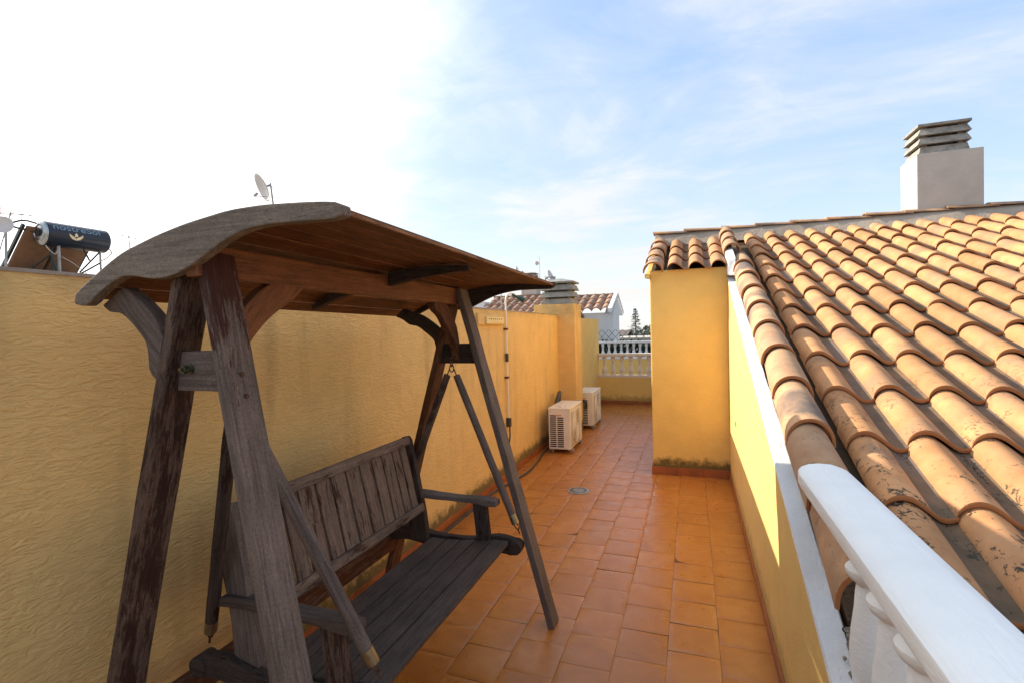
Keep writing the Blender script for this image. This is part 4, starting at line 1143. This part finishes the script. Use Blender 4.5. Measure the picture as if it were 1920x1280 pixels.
mb = MB(); cowl(mb, -4.31, 13.0, -3.98, 13.30, 2.90, .30, 3, over=.02, cap=.04, peak=.03); mb.build('cowl', M['concrete'], gst)
rm = empty('radio_mast', (-3.92, 13.1, 2.6), 'thin white radio mast with a small round panel beside the grey chimney', 'mast')
mb = MB(); mb.tube([(-3.90, 13.2, 2.45), (-3.90, 13.2, 3.62)], .010, 6); mb.build('pole', M['pvc'], rm)
mb = MB(); mb.tube([(-3.965, 13.17, 3.42), (-3.955, 13.15, 3.42)], .055, 16); mb.build('panel', M['dish'], rm)
dish_obj((-3.72, 13.5, 3.08), .17, (.93, -.15, .38), 'small tilted grey dish right of the grey chimney behind the swing roof tip', arm=True, mast=.65, mastoff=(-.12, 0))
dish_obj((-4.58, 13.4, 3.22), .19, (-.97, -.1, .05), 'narrow edge on satellite dish rising left of the grey chimney', arm=False, mast=.75, mastoff=(.1, 0))
mb = MB(); mb.tube([(-3.44, 9.0, -6.5), (-3.44, 9.0, 2.32)], .011, 8); tag(mb.build('antenna_pole', M['galv']), 'thin grey pole behind the left wall just left of the white conduit', 'pole')
hb = empty('neighbour_house', (-2.7, 15.5, -6.5), 'white house with brown tiled roof and gable beyond the terrace end', 'house')
mb = MB(); mb.box((-3.6, 13.35, -6.5), (-2.20, 14.75, 2.02)); 
mb.hexa([(-2.20,13.35,-6.5),(-1.99,13.6,-6.5),(-1.99,14.75,-6.5),(-2.2,14.75,-6.5),(-2.20,13.35,1.98),(-1.99,13.6,1.98),(-1.99,14.75,2.3),(-2.2,14.75,2.3)])
mb.hexa([(-2.19,13.4,1.98),(-1.985,13.55,1.98),(-1.985,15.6,1.98),(-2.19,15.6,1.98),(-2.19,14.3,2.47),(-1.985,14.3,2.42),(-1.985,14.35,2.42),(-2.19,14.35,2.47)])
mb.build('wall', M['white_wall'], hb)
small_roof(hb, -3.7, -2.05, 13.2, 14.4, 2.05, 2.50, 'clay_old', rows=3, pitch=.24)
mb = MB(); mb.box((-3.7, 14.35, 2.50), (-2.03, 14.5, 2.585)); mb.build('ridge', M['clay_old'], hb)
mb = MB(); mb.strip([(-2.065,13.15,2.03),(-2.065,14.42,2.53),(-2.065,15.6,2.03)], [(-2.065,13.15,2.12),(-2.065,14.42,2.62),(-2.065,15.6,2.12)], (.10,0,0)); mb.build('gable_verge', M['white_wall'], hb)
small_roof(hb, -3.75, -2.95, 12.5, 13.2, 1.72, 1.98, 'clay_old', rows=2, pitch=.24)
L_ = V(hb.location); cpos = V((0,0,1.6)); hb.scale = (1.26,)*3; hb.location = cpos+(L_-cpos)*1.26

# ------------------------------------------------------------------ distance: tree, bushes, low buildings
tr = empty('conifer', (-10.35, 100, -6.5), 'sparse layered conifer standing far off beyond the terrace end', 'tree')
mb = MB(); mb.tube([(-10.35, 100, -6.5), (-10.33, 100, 0), (-10.36, 100, 3), (-10.34, 100, 5.4)], [.22, .17, .10, .02], 8); mb.build('trunk', M['bark'], tr)
mb = MB(); fr = random.Random(4); z = .6
while z < 5.35:
    f = (5.6-z)/5.0; L = (.25+1.45*f)*fr.uniform(.75, 1.1)
    for kx in range(7):
        a_ = fr.uniform(0, 6.28); Lk = L*fr.uniform(.65, 1.1); tip = V((math.cos(a_)*Lk, math.sin(a_)*Lk, fr.uniform(-.10, .22)*Lk))
        mb.tube([V((-10.35, 100, z)), V((-10.35, 100, z))+tip], [.04, .012], 4)
        for q in range(15):
            t_ = fr.uniform(.25, 1.05); c = V((-10.35, 100, z))+tip*t_+V((fr.gauss(0,.05), fr.gauss(0,.05), fr.gauss(0,.05)))
            u_ = V((fr.gauss(0,1), fr.gauss(0,1), fr.gauss(0,.5))).normalized()*fr.uniform(.06, .14); w_ = u_.orthogonal().normalized()*.035
            mb.add([c-u_-w_, c+u_-w_, c+u_+w_, c-u_+w_], [(0,1,2,3)])
    z += fr.uniform(.28, .40)
mb.build('crown', M['needle'], tr, merge=False)
def clump(c, r_, n, rg):
    mb = MB()
    for i in range(n):
        d_ = V((rg.gauss(0,1), rg.gauss(0,1), rg.gauss(0,1))).normalized()*(rg.random()**.4)
        p_ = V(c)+V((d_.x*r_[0], d_.y*r_[1], d_.z*r_[2]))
        u_ = V((rg.gauss(0,1), rg.gauss(0,1), rg.gauss(0,1))).normalized()*.26; w_ = u_.orthogonal().normalized()*.2
        mb.add([p_-u_-w_, p_+u_-w_, p_+u_+w_, p_-u_+w_], [(0,1,2,3)])
    return mb
bushes = [((-9.6, 92, -1.4), (2.2, 2, 2.6)), ((-7.9, 94, -1.0), (1.5, 1.8, 2.9)), ((-12.3, 90, -2.2), (2.0, 2, 2.2)), ((-6.4, 90, -.9), (1.2, 2, 3.0)), ((-4.8, 93, -1.2), (1.6, 2, 2.9))]
blabels = ['round dusty green bush clump directly below the far conifer', 'taller dusty bush clump right of the far conifer', 'low dusty bush clump left of the far conifer beside the white gable',
           'dusty bush clump at the edge of the tall yellow wall', 'dusty bush clump hidden mostly behind the tall yellow wall']
for (c, r_), lb in zip(bushes, blabels):
    t = empty('bush', (c[0], c[1], -6.5), lb, 'bush', 'far bushes round the conifer')
    clump(c, r_, 900, fr).build('foliage', M['bush'], t, merge=False)
    mb = MB(); mb.tube([(c[0], c[1], -6.5), (c[0], c[1], c[2])], [.15, .06], 6); mb.build('stem', M['bark'], t)
def far_house(x0, x1, y0, y1, zt, label, wall='far_wall', roof='far_roof', over=.3, rise=.5):
    t = empty('far_building', ((x0+x1)/2, y0, -6.5), label, 'building')
    mb = MB(); mb.box((x0, y0, -6.5), (x1, y1, zt)); mb.build('wall', M[wall], t)
    xm = (y0+y1)/2; mb = MB()
    mb.strip([(x0-over, y0-over, zt-.02), (x0-over, xm, zt+rise), (x0-over, y1+over, zt-.02)], [(x0-over, y0-over, zt+.15), (x0-over, xm, zt+rise+.18), (x0-over, y1+over, zt+.15)], (x1-x0+2*over, 0, 0))
    mb.build('roof', M[roof], t)
    mb = MB(); n = max(2, int((x1-x0)/2.2))
    for i in range(n):
        xx = x0+(x1-x0)*(i+.5)/n
        mb = MB(); mb.box((xx-.35, y0-.03, zt-1.5), (xx+.35, y0+.02, zt-.5)); mb.build('window', M['black'], t)
    return t
far_house(-13.5, -9.6, 78, 86, .35, 'low pale building with brown roof left of the far conifer', rise=.75)
far_house(-9.2, -3.0, 70, 76, .15, 'low pale building under the far bushes by the tall yellow wall', wall='far_wall', roof='far_wall', rise=.15)
far_house(-30, -17, 95, 105, .6, 'long pale building hidden behind the white gabled house')
far_house(4, 22, 80, 92, .8, 'long pale building behind the tiled roof')
mb = MB(); mb.box((-6.05, 80, -6.5), (-5.75, 80.3, 4.1)); mb.box((-6.09, 79.96, 4.1), (-5.71, 80.34, 4.25)); tag(mb.build('utility_post', M['far_roof']), 'thin brown far post beside the left edge of the tall yellow wall', 'post')
print('OBJ', len(bpy.data.objects))
